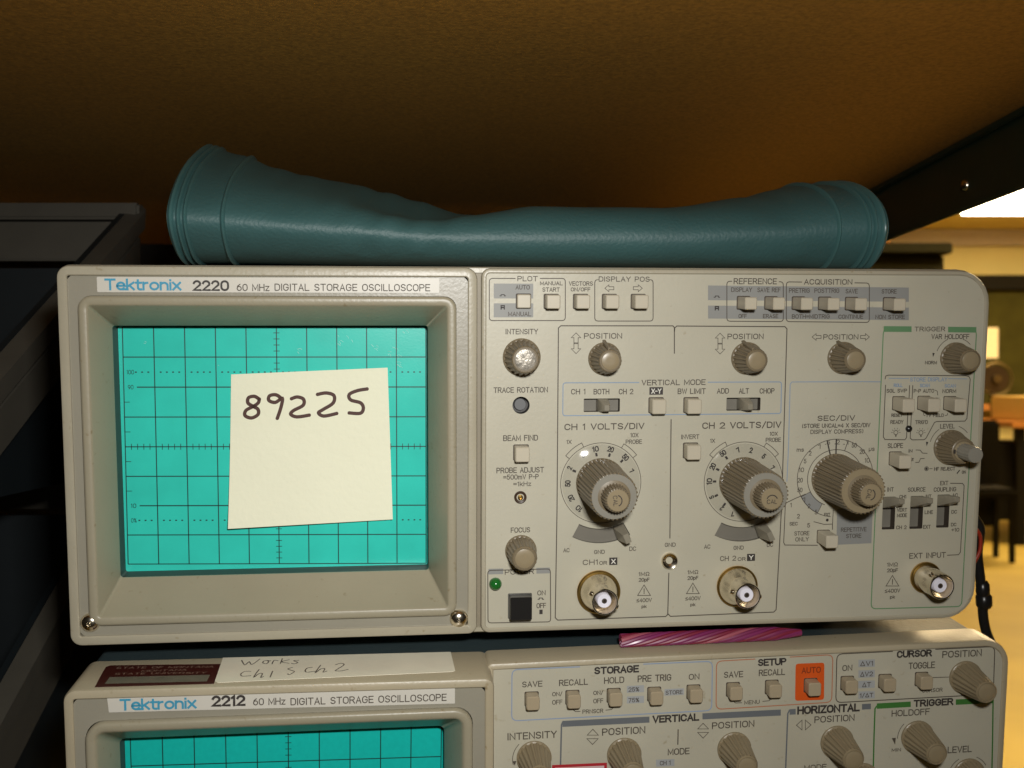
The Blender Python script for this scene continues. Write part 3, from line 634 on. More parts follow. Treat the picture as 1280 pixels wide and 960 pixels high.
T('DISPLAY', 913.8, 359.2, 940, 365); T('SAVE REF', 946.6, 359.4, 975.6, 365.3); T('OFF', 923, 392.4, 933.4, 397.6); T('ERASE', 953.5, 392.5, 972.8, 397.7)
T('PRETRIG', 986, 360.2, 1012, 366); T('POSTTRIG', 1017.8, 360.4, 1049, 366.2); T('BOTH=MIDTRIG', 989.7, 392.8, 1037, 398.2)
T('SAVE', 1056.9, 361, 1072, 366.8); T('CONTINUE', 1047.9, 393.2, 1078.8, 398.4); T('STORE', 1101.9, 361.5, 1120.6, 367); T('NON STORE', 1094, 393.4, 1131, 398.8)
# left column
T('INTENSITY', 632, 411, 672.5, 417.8); T('TRACE ROTATION', 617, 483.8, 685, 490.8); T('BEAM FIND', 629, 543.7, 672.5, 551)
T('PROBE ADJUST', 620.6, 584, 680, 591); T('=500mV P-P', 629, 592.8, 673.4, 599.2); T('=1kHz', 641.6, 601.8, 664, 607.6); T('FOCUS', 638.4, 659, 662.6, 665.6)
q = P.quad4((609.7, 713), (687.9, 711), (688.3, 777.2), (610, 778.6)); P.rbox(q, 1.2, 0.32)
P.fill(P.quad4((610.5, 711), (629, 710.6), (629, 717.5), (610.5, 718)), M_GREYF); P.fill(P.quad4((670.5, 709.8), (687.5, 709.4), (687.5, 716.6), (670.5, 717)), M_GREYF)
T('POWER', 631, 711.4, 667.5, 717.8); T('ON', 671.6, 737.8, 682, 744); T('OFF', 670.6, 753.6, 682.4, 760)
P.line([(672, 749), (674, 749), (674, 747.4), (678, 747.4), (678, 749), (680, 749)], 0.3, M_BLACK); P.field(674.2, 762, 678.2, 767.5, M_BLACK, 0.1)
# vertical section
a = [P.mm(*p) for p in ((842.9, 442), (842.9, 409.5), (841, 407.3), (701, 407.2), (698, 410), (696.2, 640), (694, 772), (697, 775), (832, 770.5), (834.6, 768), (836, 716))]
P.rib(a, 0.36)
P.rib([P.mm(*p) for p in ((842.9, 415), (843.4, 409.7), (846, 407.5), (981, 408.3), (983.6, 411), (977, 630), (970, 762), (967, 765), (838, 770.3), (834.8, 767))], 0.36)
P.line([(838.8, 524), (838, 600), (837.3, 673)], 0.36)
def updown(x, y0, y1): P.arrow(x-6, y0, x+6, (y0+y1)/2+0.5, 'u'); P.arrow(x-6, (y0+y1)/2-0.5, x+6, y1, 'd')
updown(720, 416, 442); T('POSITION', 730, 416.3, 777.6, 423.4); updown(900, 416.5, 442.5); T('POSITION', 909.3, 417, 954.4, 424)
P.rbox(P.quad4((703.8, 478.5), (976.8, 477.3), (976, 516.8), (703.4, 519.6)), 1.0, 0.32, M_BLUE, gapx=(799, 884.7, 478))
T('VERTICAL MODE', 802, 474.4, 882, 481.4); T('CH 1', 713.8, 486, 731.6, 492.9); T('BOTH', 741.9, 486, 761.6, 492.9); T('CH 2', 773.4, 485.9, 791.6, 492.8)
P.field(811.8, 484, 828.6, 493.3, M_BLACK); T('X-Y', 814, 485.6, 826.6, 492, M_WHITEP, 0.012)
T('BW LIMIT', 847, 485.4, 882, 492.4); T('ADD', 896, 485.2, 911, 492); T('ALT', 923.5, 485.2, 936, 492); T('CHOP', 949.4, 485.2, 968, 491.9)
T('CH 1 VOLTS/DIV', 705.7, 528.6, 805.6, 537.4); T('CH 2 VOLTS/DIV', 878, 526.9, 976.6, 535.8)
T('1X', 708, 549.7, 714.4, 554.8); T('10X', 787.8, 541, 798, 546.5); T('PROBE', 782, 549.3, 802.4, 554.8)
T('1X', 887.5, 548.3, 893.7, 553.4); T('10X', 962, 539.6, 972, 544.6); T('PROBE', 957, 547, 976, 552.4); T('INVERT', 851.5, 543, 874, 548.8)
def dial(c, cpx, rpx, rmm, items, off, z):
    P.arc(c, rmm, 0, 360, 0.22, None, 64)
    for it in items:
        t, x, y, h = it[:4]
        px, py = off[0]+x/z, off[1]+y/z; m = P.mm(px, py); al = math.atan2(m[0]-c[0], -(m[1]-c[1]))
        w = h*0.62*len(t)
        T(t, px-w/2, py-h*0.54, px+w/2, py+h*0.54, M_BLACK, 0.015, al)
def two(c, px, py, t1, t2, off, z): pass
d1 = [('10', 290, 220, 6.6), ('m', 296, 257, 4.2), ('20', 391, 222, 6.6), ('m', 383, 260, 4.2), ('50', 490, 275, 6.6), ('m', 465, 300, 4.2), ('1', 530, 362, 6), ('2', 117, 346, 6.2), ('m', 148, 366, 4.5), ('50', 105, 450, 6.6), ('20', 127, 547, 6.6), ('10', 180, 617, 6.6), ('5', 205, 262, 6)]
dial(dial1, None, 51.3, 14.5, d1, (690, 520), 5.336)
d2 = [('50', 232, 248, 6.6), ('m', 256, 278, 4.2), ('20', 164, 336, 6.6), ('m', 197, 356, 4.2), ('10', 142, 436, 6.6), ('m', 176, 436, 4.2), ('5', 158, 541, 6), ('m', 188, 530, 4.2), ('2', 224, 615, 6), ('m', 242, 590, 4.2), ('1', 300, 655, 6), ('1', 330, 226, 6.4), ('2', 420, 228, 6.6), ('5', 505, 268, 6.4), ('1', 562, 340, 6)]
dial(dial2, None, 50.9, 14.55, d2, (860, 520), 5.336)
for c in (dial1, dial2):
    for (a0, a1) in ((-142, -116), (-60, -38)):
        P.rib([(c[0]+14.6*math.cos(math.radians(a0)), c[1]+14.6*math.sin(math.radians(a0)))]+[(c[0]+16.2*math.cos(math.radians(a0+(a1-a0)*i/10)), c[1]+16.2*math.sin(math.radians(a0+(a1-a0)*i/10))) for i in range(11)]+[(c[0]+14.6*math.cos(math.radians(a1)), c[1]+14.6*math.sin(math.radians(a1)))], 0.24)
T('AC', 704, 685, 711.8, 690.3); T('GND', 742.5, 687.2, 755.8, 692.3); T('DC', 786.5, 683, 795, 688.5)
T('AC', 880, 680.5, 887.8, 685.8); T('GND', 916.8, 682, 929.4, 687); T('DC', 958.4, 678.2, 966.2, 683.4)
T('CH1', 728.4, 699.4, 747, 706); T('OR', 749, 701.2, 758.8, 705.8); P.field(761.6, 697, 771.6, 706, M_BLACK); T('X', 764, 698.6, 769.4, 704.6, M_WHITEP, 0.014)
T('CH 2', 900, 694.7, 920, 701); T('OR', 922, 696.4, 932, 701); P.field(933.8, 692.4, 943.6, 701, M_BLACK); T('Y', 936, 693.8, 941.6, 699.6, M_WHITEP, 0.014)
T('GND', 830.9, 678.2, 844.4, 683.4)
def rating(xc, y):
    T('1M\u03a9', xc-6.8, y, xc+6.8, y+5); T('20pF', xc-6.8, y+7.3, xc+6.8, y+13.2)
    P.tri(xc-8, y+16.3, xc+8, y+29.4, 0.26); T('!', xc-0.7, y+20.5, xc+0.7, y+27.5)
    T('\u2264400V', xc-9.6, y+32.8, xc+9.6, y+37.8); T('pk', xc-3.2, y+41, xc+3.2, y+46)
rating(805, 714.8); rating(866, 712.5); rating(1115.4, 703)
# horizontal section
P.line([(1101, 477.2), (1060, 477), (990, 477.4), (987.6, 480), (985.5, 560), (983.5, 602)], 0.28, M_BLUE)
T('POSITION', 1029, 417.8, 1072.8, 424.4); P.arrow(1015, 417, 1026.2, 425.4, 'l'); P.arrow(1075.6, 417, 1086.6, 425.4, 'r')
T('SEC/DIV', 1021.9, 518.8, 1068.6, 526.2); T('(STORE UNCAL=4 X SEC/DIV', 1002.7, 528.8, 1087.8, 534.8); T('DISPLAY COMPRESS)', 1013, 536.6, 1079, 542)
RD, RI = 14.35, 10.5
P.arc(dial3, RD, -215, 25, 0.24, None, 50); P.arc(dial3, RI, -250, 20, 0.24, None, 40); P.arc(dial3, RD, 95, 150, 0.24, None, 20)
sect = [(dial3[0]+r*math.cos(math.radians(a)), dial3[1]+r*math.sin(math.radians(a))) for r, aa in ((RI, range(116, 156, 4)), (RD, range(152, 112, -4))) for a in aa]
P.fill(sect, M_GREYF, 0.06); P.rib(sect, 0.2, None, True)
for a in (-72.5, -90.5, -104.5):
    w = 0.24 if a == -72.5 else 0.5
    P.rib([(dial3[0]+(RI if w < .3 else 8)*math.cos(math.radians(a)), dial3[1]+(RI if w < .3 else 8)*math.sin(math.radians(a))), (dial3[0]+RD*math.cos(math.radians(a)), dial3[1]+RD*math.sin(math.radians(a)))], w, M_BLACK)
for it in (('.5', 325, 217), ('.2', 386, 215), ('.1', 440, 217), ('50', 493, 235), ('20', 543, 275), ('10', 575, 330), ('1', 272, 243), ('2', 215, 285), ('5', 183, 335), ('10', 160, 390), ('20', 152, 455), ('50', 150, 517), ('1', 175, 578), ('2', 208, 618), ('5', 252, 657)):
    px, py = 970+it[1]/5.05, 510+it[2]/5.05; w = 3.2*len(it[0]); T(it[0], px-w/2, py-2.9, px+w/2, py+2.9, M_INK2, 0.0, 0)
T('ms', 995.7, 560.6, 1004.7, 564.6); T('\u00b5s', 1085.8, 559.5, 1093, 565)
P.line([(1007, 617.5), (994, 623), (982.5, 628.5), (981.5, 632), (979.5, 678), (981, 681.2), (1022, 681.5)], 0.3)
P.line([(1040.5, 655), (1040.5, 662)], 0.3); P.line([(1017, 652), (1030, 655.4), (1040.5, 655)], 0.26); P.line([(1041.5, 637), (1040.5, 655)], 0.26)
T('EXT', 1030, 641, 1037.5, 645); P.arc(P.mm(1034, 650), 0.3, 0, 360, 0.5, M_BLACK, 8)
T('1', 987.5, 628.5, 989.4, 634); T('2', 996, 642.3, 999.6, 648); T('5', 1008.8, 653.8, 1012.4, 659.3); T('SEC', 986.8, 652.3, 996.9, 656.8)
T('STORE', 992.8, 663.8, 1011.6, 669.2); T('ONLY', 994, 671.3, 1010.8, 676.6)
P.fill(P.quad4((1046.3, 636.5), (1091, 634), (1089.2, 679), (1045.5, 681)), M_GREYF, 0.04); T('REPETITIVE', 1051, 659, 1083, 664.4); T('STORE', 1057.5, 667, 1076.5, 672.4)
# trigger section
G = M_GREENP
P.rbox(P.quad4((1104.2, 411), (1220.6, 412), (1201.8, 758), (1088.6, 761)), 2.0, 0.38, G, gapx=(1139, 1185, 411))
P.fill(P.quad4((1104.6, 407.6), (1139.4, 407.9), (1139.4, 415), (1104.2, 414.8)), G); P.fill(P.quad4((1185, 408.4), (1220.4, 408.8), (1220.4, 415.8), (1185, 415.4)), G)
T('TRIGGER', 1143, 408.3, 1181.4, 414.2); T('VAR HOLDOFF', 1164, 417.5, 1211.4, 423.8); T('NORM', 1156, 451, 1171, 455.4)
kc = P.mm(1194, 447.7); P.arc(kc, 7.6, 200, 245, 0.22); P.arc(kc, 7.4, 290, 318, 0.22)
P.fill([P.mm(1166, 446.5), P.mm(1165.4, 440.8), P.mm(1168.3, 441.5)], M_BLACK, 0.1)
P.line([(1106.2, 474), (1107, 470), (1110, 468.9), (1207, 469.6), (1211, 470.5), (1212.6, 474), (1208.5, 523), (1206, 526.3), (1171, 526.8), (1168, 528), (1157.5, 547.5), (1155, 549.6), (1140, 549.8), (1137.6, 547.5), (1140.8, 481.5)], 0.3)
P.line([(1106.8, 481), (1104, 546), (1106, 549.3), (1131, 549.6), (1133, 547), (1134.8, 515)], 0.3); P.line([(1136.8, 481.5), (1136.2, 498)], 0.3)
P.line([(1111, 472.8), (1136, 473)], 0.24, M_BLUE); P.line([(1185, 473.2), (1209, 473.6)], 0.24, M_BLUE)
T('STORE DISPLAY', 1137.5, 471.6, 1184, 476.8, M_BLUE); T('ROLL', 1117, 479.3, 1128, 483.7, M_BLUE); T('SCAN', 1149.7, 479.5, 1162, 484, M_BLUE); T('SCAN', 1180.6, 480, 1194.7, 484.4, M_BLUE)
T('SGL SWP', 1108, 485.9, 1133.6, 490.8); T('P-P AUTO', 1142, 486.1, 1167.5, 491); T('NORM', 1177.8, 486.4, 1195, 491.2)
P.line([(1168.5, 487.5), (1171.5, 489), (1172, 494)], 0.22); T('TV', 1168.8, 497, 1173.8, 500.8); T('INT', 1168.4, 504.6, 1175, 508.6)
T('RESET', 1114, 516.8, 1127.8, 521); P.line([(1154, 515.5), (1154.6, 519), (1156.5, 519.4)], 0.22); T('TV FIELD', 1157, 517, 1179.7, 521.2); P.line([(1181, 519.6), (1184, 518.8), (1184.6, 516)], 0.22)
T('READY', 1112.8, 525, 1129, 529.8); T("TRIG'D", 1143.7, 525.2, 1159.6, 530)
def lamp_sign(x, y):
    c = P.mm(x, y); P.arc(c, 0.8, 0, 360, 0.22, None, 14); P.line([(x, y+3), (x, y+5.2)], 0.5)
    for a in (180, 215, 250, 290, 325, 0):
        ca, sa = math.cos(math.radians(a)), math.sin(math.radians(a)); P.rib([(c[0]+1.2*ca, c[1]+1.2*sa), (c[0]+1.8*ca, c[1]+1.8*sa)], 0.16)
lamp_sign(1119.7, 540.6); lamp_sign(1151, 540.8)
T('SLOPE', 1109.4, 553.8, 1128.6, 560); P.line([(1144.5, 562.4), (1150, 562.6), (1153, 566.3), (1159, 566.6)], 0.26); P.line([(1144, 578), (1148.5, 577.8), (1150.5, 573.2), (1155.5, 573)], 0.26)
T('IN', 1135.5, 561.5, 1140.4, 565.6, M_BLACK); T('OUT', 1136.5, 572.5, 1142, 576.4); T('LEVEL', 1175, 529.7, 1193.2, 535.6)
kl = P.mm(1188, 559); P.arc(kl, 8.2, 195, 235, 0.22); P.arc(kl, 8.2, 290, 320, 0.22); P.fill([P.mm(1158, 557.8), P.mm(1157.4, 552), P.mm(1160.3, 552.6)], M_BLACK, 0.1)
P.arc(P.mm(1158, 585.8), 0.75, 0, 360, 0.22, None, 14); P.arc(P.mm(1158, 585.8), 0.25, 0, 360, 0.5, M_BLACK, 8); P.line([(1161.5, 585.8), (1165.5, 585.8)], 0.22)
T('HF REJECT', 1167.5, 583.6, 1193.8, 588.2); T('ON', 1202, 588, 1207.2, 592); P.line([(1196, 592), (1199.5, 587.5)], 0.4, M_BLACK)
T('INT', 1109, 609, 1117, 614.4); T('SOURCE', 1134.7, 609, 1156.6, 614.6); T('COUPLING', 1167, 608.8, 1195, 614.4); T('EXT', 1175, 601, 1185, 606.4)
T('CH1', 1124, 618.5, 1132.5, 623); T('VERT', 1121, 635, 1133.6, 639.6); T('MODE', 1121, 641.6, 1133.6, 646.4); T('CH 2', 1120, 656.7, 1133, 661.4)
T('INT', 1157, 618, 1164, 622.6); T('LINE', 1155.6, 637.8, 1166, 642.4); T('EXT', 1153.7, 656, 1163, 660.8)
T('AC', 1190, 616.5, 1197, 621); T('DC', 1189, 637.4, 1196, 642); T('DC', 1188.5, 653.3, 1195.2, 657.8); T('\u00f710', 1189, 659.8, 1198.8, 664.4)
T('EXT INPUT', 1136.5, 690.6, 1182, 697.6); P.line([(1183.7, 694), (1198, 693.3), (1200.4, 690), (1205, 607), (1203, 604.2), (1187.5, 604)], 0.3)
P.done(U, {M_INK2.name: 'panel_lettering', M_BLACK.name: 'black_print', M_BLUE.name: 'blue_print', M_GREENP.name: 'green_print', M_GREYF.name: 'grey_field', M_WHITEP.name: 'white_lettering'})
for c_ in U.children:
    if c_.name.split('.')[0] in ('black_print', 'panel_lettering', 'white_lettering'): c_['kind'] = 'stuff'

# push buttons: base left edge, top, in the photograph's panel
bt = button_mesh(4.75, 4.75, 6.0); wl = gap_shade_mesh(4.75, 4.75)
bs = button_mesh(4.3, 4.3, 8.6); ws = gap_shade_mesh(4.3, 4.3)
bl_ = button_mesh(5.0, 5.2, 5.2); wl2 = gap_shade_mesh(5.0, 5.2, 0.28)
bp_ = button_mesh(4.75, 4.75, 1.8)
def pb(px, py, me=bt, we=wl, name='push_button'):
    x, y = at(px, py, 0); return button(U, me, we, x, y, 0, name)
pb(654.3, 376.5, bp_)
for px in (689, 725.6, 761.6, 797.6): pb(px, 376.8)
for px, py in ((929.2, 378.5), (963.6, 378.8), (997.8, 379), (1030.6, 379.3), (1064.2, 379.6), (1111.5, 380)): pb(px, py, bs, ws)
pb(651.2, 565.6, bl_, wl2); pb(820, 506.5, bl_, wl2); pb(863.6, 506.3, bl_, wl2); pb(863, 563, bl_, wl2)
bq = button_mesh(4.5, 4.8, 8.2); wq = gap_shade_mesh(4.5, 4.8, 0.2)
for px, py in ((1123.2, 504), (1154.5, 503.5), (1187, 503.8), (1119, 573)): pb(px, py, bq, wq)
pb(1029, 670.5, button_mesh(4.5, 4.6, 8.5), gap_shade_mesh(4.5, 4.6, 0.2))
# power switch and lamp
x, y = at(649.8, 757, 0)
mb = MB(); mb.loft([L(rr(-4.3, -4.6, 4.3, 4.6, 0.4, 4), 0.2), L(rr(-4.3, -4.6, 4.3, 4.6, 0.4, 4), -0.35), L(rr(-3.9, -4.2, 3.9, 4.2, 0.4, 4), -0.35)], False, False)
o = put('power_switch', button_mesh(7.8, 8.4, 4.2, 0.5, M_BLKPL), U, x, y, 0); link('surround', mb.mesh('surround', mat('dark_bezel_grey', (0.10, 0.095, 0.08), 0.4)), o)
x, y = at(619.2, 729.4, 0); o = put('power_lamp', lathe([(2.25, 0), (2.25, 0.8), (2.0, 1.7), (1.3, 2.4), (0.6, 2.7), (0.01, 2.8)], 28).mesh('power_lamp', M_LED, True), U, x, y, 0)
x, y = at(1135.6, 535.8, 0); put('ready_lamp', lathe([(1.2, 0), (1.2, 0.6), (0.8, 1.1), (0.01, 1.3)], 20).mesh('ready_lamp', M_BLKPL, True), U, x, y, 0)
# knobs
for nm, k, px, py in (('intensity_knob', K_INT, 652.0, 446.5), ('position_knob', K_POS, 755.5, 448.3), ('position_knob', K_POS, 933.6, 447.8), ('position_knob', K_POS, 1053.6, 447.3), ('holdoff_knob', K_POS, 1194, 447.7), ('focus_knob', K_FOC, 651, 688)):
    x, y = at(px, py, 0); o = knob(U, k, x, y, 0, nm, turn=random.uniform(-0.5, 0.5))
    if nm == 'position_knob':
        r_ = MB(); r_.loft([L([(-0.7, -4.4), (0.7, -4.4), (0.5, -6.7), (-0.5, -6.7)], -0.3), L([(-0.6, -3.6), (0.6, -3.6), (0.3, -4.6), (-0.3, -4.6)], -9.8)], True, True)
        link('pointer', r_.mesh('pointer', M_KNOB), o)
    if nm == 'intensity_knob': o.children[0].data = o.children[0].data.copy(); o.children[0].data.materials[0] = mat('worn_silver_cap', (0.33, 0.30, 0.25), 0.34, metal=0.25, var=0.45, vscale=900, bump=0.5, bscale=1100)
x, y = at(1188, 559, 0)
lv = knob(U, knob_meshes(6.4, 4.6, 9.5, 24), x, y, 0, 'level_knob')
link('pull_knob', lathe([(3.0, 9.0), (2.95, 9.5, 1), (2.9, 17.0, 1), (2.7, 17.4), (0.01, 17.5)], 64, 16, 0.25).mesh('pull_knob', M_CAPG, True), lv)
mk = MB(); mk.box(-3.9, -0.7, -9.75, -3.2, 0.7, -9.4); link('index_mark', mk.mesh('index_mark', M_BLACK), lv)
# the three large concentric knobs
M_CLEAR = bpy.data.materials.new('clear_plastic'); M_CLEAR.use_nodes = True
nt = M_CLEAR.node_tree; nt.nodes.clear()
_o = nt.nodes.new('ShaderNodeOutputMaterial'); _m = nt.nodes.new('ShaderNodeMixShader'); _tr = nt.nodes.new('ShaderNodeBsdfTransparent'); _g = nt.nodes.new('ShaderNodeBsdfGlossy')
_m.inputs[0].default_value = 0.10; _g.inputs['Roughness'].default_value = 0.06
nt.links.new(_tr.outputs[0], _m.inputs[1]); nt.links.new(_g.outputs[0], _m.inputs[2]); nt.links.new(_m.outputs[0], _o.inputs[0])
big = lathe([(9.0, -0.1), (9.0, 0.8), (8.85, 1.0, 1), (8.25, 22.6, 1), (8.2, 23.3, 1), (7.6, 23.75, 1)], 36*4, 36, 0.55).mesh('large_knob', M_KNOB, True)
bring = lathe([(7.72, 23.4), (7.6, 23.75), (5.6, 23.8), (5.35, 23.5), (5.3, 22.0), (0.01, 22.0)], 56).mesh('face_ring', M_CAPG, True)
bring2 = lathe([(7.72, 23.4), (7.6, 23.75), (5.6, 23.8), (5.35, 23.5), (5.3, 22.0), (0.01, 22.0)], 56).mesh('face_ring', M_CAPK, True)
inner = lathe([(4.85, 22.0), (4.85, 22.6), (4.75, 22.8, 1), (4.3, 29.2, 1), (4.2, 29.6, 1), (3.7, 29.9)], 26*4, 26, 0.42).mesh('inner_knob', M_KNOB, True)
icap = lathe([(3.72, 29.8), (3.5, 29.98), (0.01, 30.0)], 40).mesh('inner_cap', M_CAPK, True)
skirt = lathe([(14.0, 0.3), (9.05, 1.9)], 96).mesh('clear_skirt', M_CLEAR, True)
def big_knob(c, ring_me, turn, label_rot, txt, name):
    o = put(name, big, U, c[0], c[1], 0); link('face_ring', ring_me, o); ik = link('inner_knob', inner, o); link('inner_cap', icap, o)
    if ring_me is bring: link('clear_skirt', skirt, o)
    vs, fs, a0, a1, b0, b1 = glyphs(txt, 0.01); ca, sa = math.cos(label_rot), math.sin(label_rot); pm = MB(); out = []
    for (u, v) in vs:
        p = ((u-a0)/(a1-a0)-0.5)*3.6; q = -((v-b0)/(b1-b0)-0.5)*1.5+0.9; out.append(B(p*ca-q*sa, p*sa+q*ca, -30.12))
    pm.raw(out, fs); pp = Print(-30.0); pp.rib([((-1.9*math.cos(t))*ca-(-1.9*math.sin(t)+0.6)*sa, (-1.9*math.cos(t))*sa+(-1.9*math.sin(t)+0.6)*ca) for t in [math.pi*(0.12+0.76*i/10) for i in range(11)]], 0.35, M_BLACK)
    for (m_, b_) in pp.layers.values(): pm.raw(b_.v, b_.f)
    me = bpy.data.meshes.new('cap_lettering'); me.from_pydata([tuple(v) for v in pm.v], [], pm.f); me.materials.append(M_BLACK); link('cap_lettering', me, o)
    return o
big_knob(dial1, bring, 0, math.radians(85), 'CAL', 'volts_knob'); big_knob(dial2, bring, 0, 0.0, 'CAL', 'volts_knob'); big_knob(dial3, bring2, 0, math.radians(100), 'CAL', 'timebase_knob')
# sockets
for px, py, rf, tn in ((748, 739.5, 7.9, 0.5), (921, 732.5, 7.6, 0.2), (1156.5, 721.5, 5.9, 0.9)):
    x, y = at(px, py, 0); bnc(U, x, y, 0, rf, tn)
x, y = at(836.6, 700.7, 0); o = put('ground_jack', lathe([(3.0, -0.1), (2.95, 0.9), (2.7, 1.2), (2.5, 1.15), (1.0, -0.2), (0.95, -0.25), (0.01, -0.25)], 36).mesh('ground_jack', M_CHROME, True), U, x, y, 0)
link('socket_hole', lathe([(0.94, -0.18), (0.01, -0.18)], 20).mesh('socket_hole', M_DARK), o)
x, y = at(650.4, 621.5, 0); o = put('probe_adjust_jack', lathe([(2.25, -0.1), (2.2, 0.5), (1.9, 0.7), (1.4, 0.5), (1.3, -0.05), (0.01, -0.05)], 32).mesh('probe_adjust_jack', mat('brown_bushing', (0.05, 0.028, 0.016), 0.4), True), U, x, y, 0)
link('contact_tip', lathe([(0.95, 0.0), (0.9, 0.8), (0.5, 1.0), (0.45, 0.4), (0.01, 0.4)], 20).mesh('contact_tip', M_BRASS, True), o)

# ================================================================== sticky note on the screen
nt_q = [Vector(at(*p, 17.9)) for p in ((289, 468), (484.5, 459.5), (491, 648), (287, 658))]
nr = root('sticky_note', (nt_q[2].x+nt_q[3].x)/2, (nt_q[2].y+nt_q[3].y)/2, 17.5)
def note_pt(u, v, lift=0.0):
    p = nt_q[0].lerp(nt_q[1], u).lerp(nt_q[3].lerp(nt_q[2], u), v)
    k = max(0.0, v-0.25)/0.75
    d = 17.9-(0.25+3.6*k**1.8*(1.0-0.62*u))-lift
    return (p.x, p.y, d)
mb = MB(); N = 14
g0 = [[mb.pt(*note_pt(i/N, j/N)) for i in range(N+1)] for j in range(N+1)]; g1 = [[mb.pt(*note_pt(i/N, j/N, -0.12)) for i in range(N+1)] for j in range(N+1)]
for j in range(N):
    for i in range(N):
        mb.f.append([g0[j][i], g0[j][i+1], g0[j+1][i+1], g0[j+1][i]]); mb.f.append([g1[j+1][i], g1[j+1][i+1], g1[j][i+1], g1[j][i]])
for i in range(N):
    mb.f.append([g0[N][i], g0[N][i+1], g1[N][i+1], g1[N][i]]); mb.f.append([g0[0][i+1], g0[0][i], g1[0][i], g1[0][i+1]])
    mb.f.append([g0[i+1][0], g0[i][0], g1[i][0], g1[i+1][0]]); mb.f.append([g0[i][N], g0[i+1][N], g1[i+1][N], g1[i][N]])
part('paper', mb, M_NOTE, nr, True)
def smooth_path(pts, n=5):
    out = []
    for i in range(len(pts)-1):
        p0, p1, p2, p3 = pts[max(i-1, 0)], pts[i], pts[i+1], pts[min(i+2, len(pts)-1)]
        for k in range(n):
            t = k/n; out.append(tuple(0.5*(2*b+(c-a)*t+(2*a-5*b+4*c-d)*t*t+(3*b-a-3*c+d)*t**3) for a, b, c, d in zip(p0, p1, p2, p3)))
    return out+[tuple(pts[-1])]
hand = [[(566, 316), (550, 307), (530, 312), (528, 330), (546, 342), (562, 352), (562, 370), (540, 382), (518, 374), (521, 356), (546, 342), (563, 330), (567, 317)],
        [(646, 317), (626, 302), (603, 305), (600, 321), (622, 328), (646, 314), (641, 345), (628, 383)],
        [(678, 315), (698, 309), (719, 317), (717, 338), (684, 356), (674, 369), (695, 378), (737, 372)],
        [(768, 300), (798, 295), (824, 304), (820, 330), (784, 353), (769, 364), (787, 375), (831, 366)],
        [(939, 281), (905, 287), (877, 300), (881, 319), (914, 329), (923, 347), (912, 365), (874, 364)]]
hm = MB()
for st in hand:
    pts = smooth_path(st, 5); uv = []
    for (x, y) in pts:
        X, Y = at(120+x/2.782, 385+y/2.782, 17.7); p = Vector((X, Y)); e1 = nt_q[1]-nt_q[0]; e2 = nt_q[3]-nt_q[0]
        det = e1.x*e2.y-e1.y*e2.x; q = p-nt_q[0]; uv.append(((q.x*e2.y-q.y*e2.x)/det, (e1.x*q.y-e1.y*q.x)/det))
    P2 = Print(0); P2.rib([(u*55.0, v*54.0) for u, v in uv], 1.22, M_INK)
    m_, b_ = list(P2.layers.values())[0]
    hm.raw([B(*note_pt(v.x*1000/55.0, -v.z*1000/54.0, 0.07)) for v in b_.v], b_.f)
    for u, v in (uv[0], uv[-1]):                       # round pen ends
        ring_ = [B(*note_pt(u+0.65*math.cos(t)/55, v+0.65*math.sin(t)/54, 0.075)) for t in [2*math.pi*k/10 for k in range(10)]]; hm.raw(ring_, [list(range(10))])
me = bpy.data.meshes.new('handwriting'); me.from_pydata([tuple(v) for v in hm.v], [], hm.f); me.materials.append(M_INK); link('handwriting', me, nr, -base(nr))
tag(nr, 'square pale yellow sticky note with handwritten number on the upper teal screen', 'sticky note')

# ================================================================== lower oscilloscope
LX0, LXM, LX1, LB = 2.2, 144.6, 339.2, 268.0
sR = lambda x: -0.0135*(x-144.0)
sC = lambda x: 0.0074*(x-3.7)
CY, RY = 139.1, 139.8                                  # top of the screen block and of the control block
DC, DR = -17.0, -4.0                                   # their front planes
Lo = root('oscilloscope', 170, LB, 200)
tag(Lo, 'lower beige oscilloscope carrying a maroon sticker and a white handwritten label', 'oscilloscope')
mb = MB(); rc = (2.0, 9.5, 9.5, 2.0)
ring(mb, (LXM-1.5, RY, LX1, LB), rc, 2.4, DR-0.6, 9.0, DR+0.5, 1.0, sR)
M_CASE2 = mat('tan_case_plastic', (0.41, 0.355, 0.245), 0.38, var=0.05, vscale=40, bump=0.2, bscale=800, grime=0.2)
part('front_frame', mb, M_CASE2, Lo, True)
mb = MB(); ring(mb, (LX0, CY, LXM, LB), (4.2, 3.2, 3.2, 4.2), 3.2, DC-0.6, 9.0, DC+0.8, 1.1, sC)
part('screen_rim', mb, M_CASE2, Lo, True)
mb = MB(); mb.loft([L(rr(LX0+1.2, CY+1.4, LX1-2, LB-1, 3), 9.05), L(rr(LX0+1.2, CY+1.4, LX1-2, LB-1, 3), 430)], True, True)
part('cabinet', mb, M_CAB, Lo, True)
lb = (9.0, 150.2, 137.2, 262.0)
mb = MB(); mb.loft([L(rr(LX0+3.1, CY+3.1, LXM-3.1, LB-3, 2.6), DC+0.3, sC), L(rr(lb[0]-0.1, lb[1]-0.1, lb[2]+0.1, lb[3]+0.1, 6), DC+0.3)])
part('bezel_plate', mb, M_PLATE, Lo)
lo_ = (17.0, 160.9, 127.9, 250.0); r2 = 6.5
mb = MB(); mb.loft([L(rr(*lb, r2), DC+1.2), L(rr(*lb, r2), DC-0.8), L(rr_in(*lb, r2, 0.5), DC-1.5), L(rr_in(*lb, r2, 1.1), DC-1.7), L(rr_in(*lb, r2, 2.6), DC-1.7), L(rr_in(*lb, r2, 3.4), DC-1.2), L(rr_in(*lb, r2, 4.0), DC), L(rr(*lo_, 2.0), DC+10.3), L(rr(*lo_, 2.0), DC+10.8)])
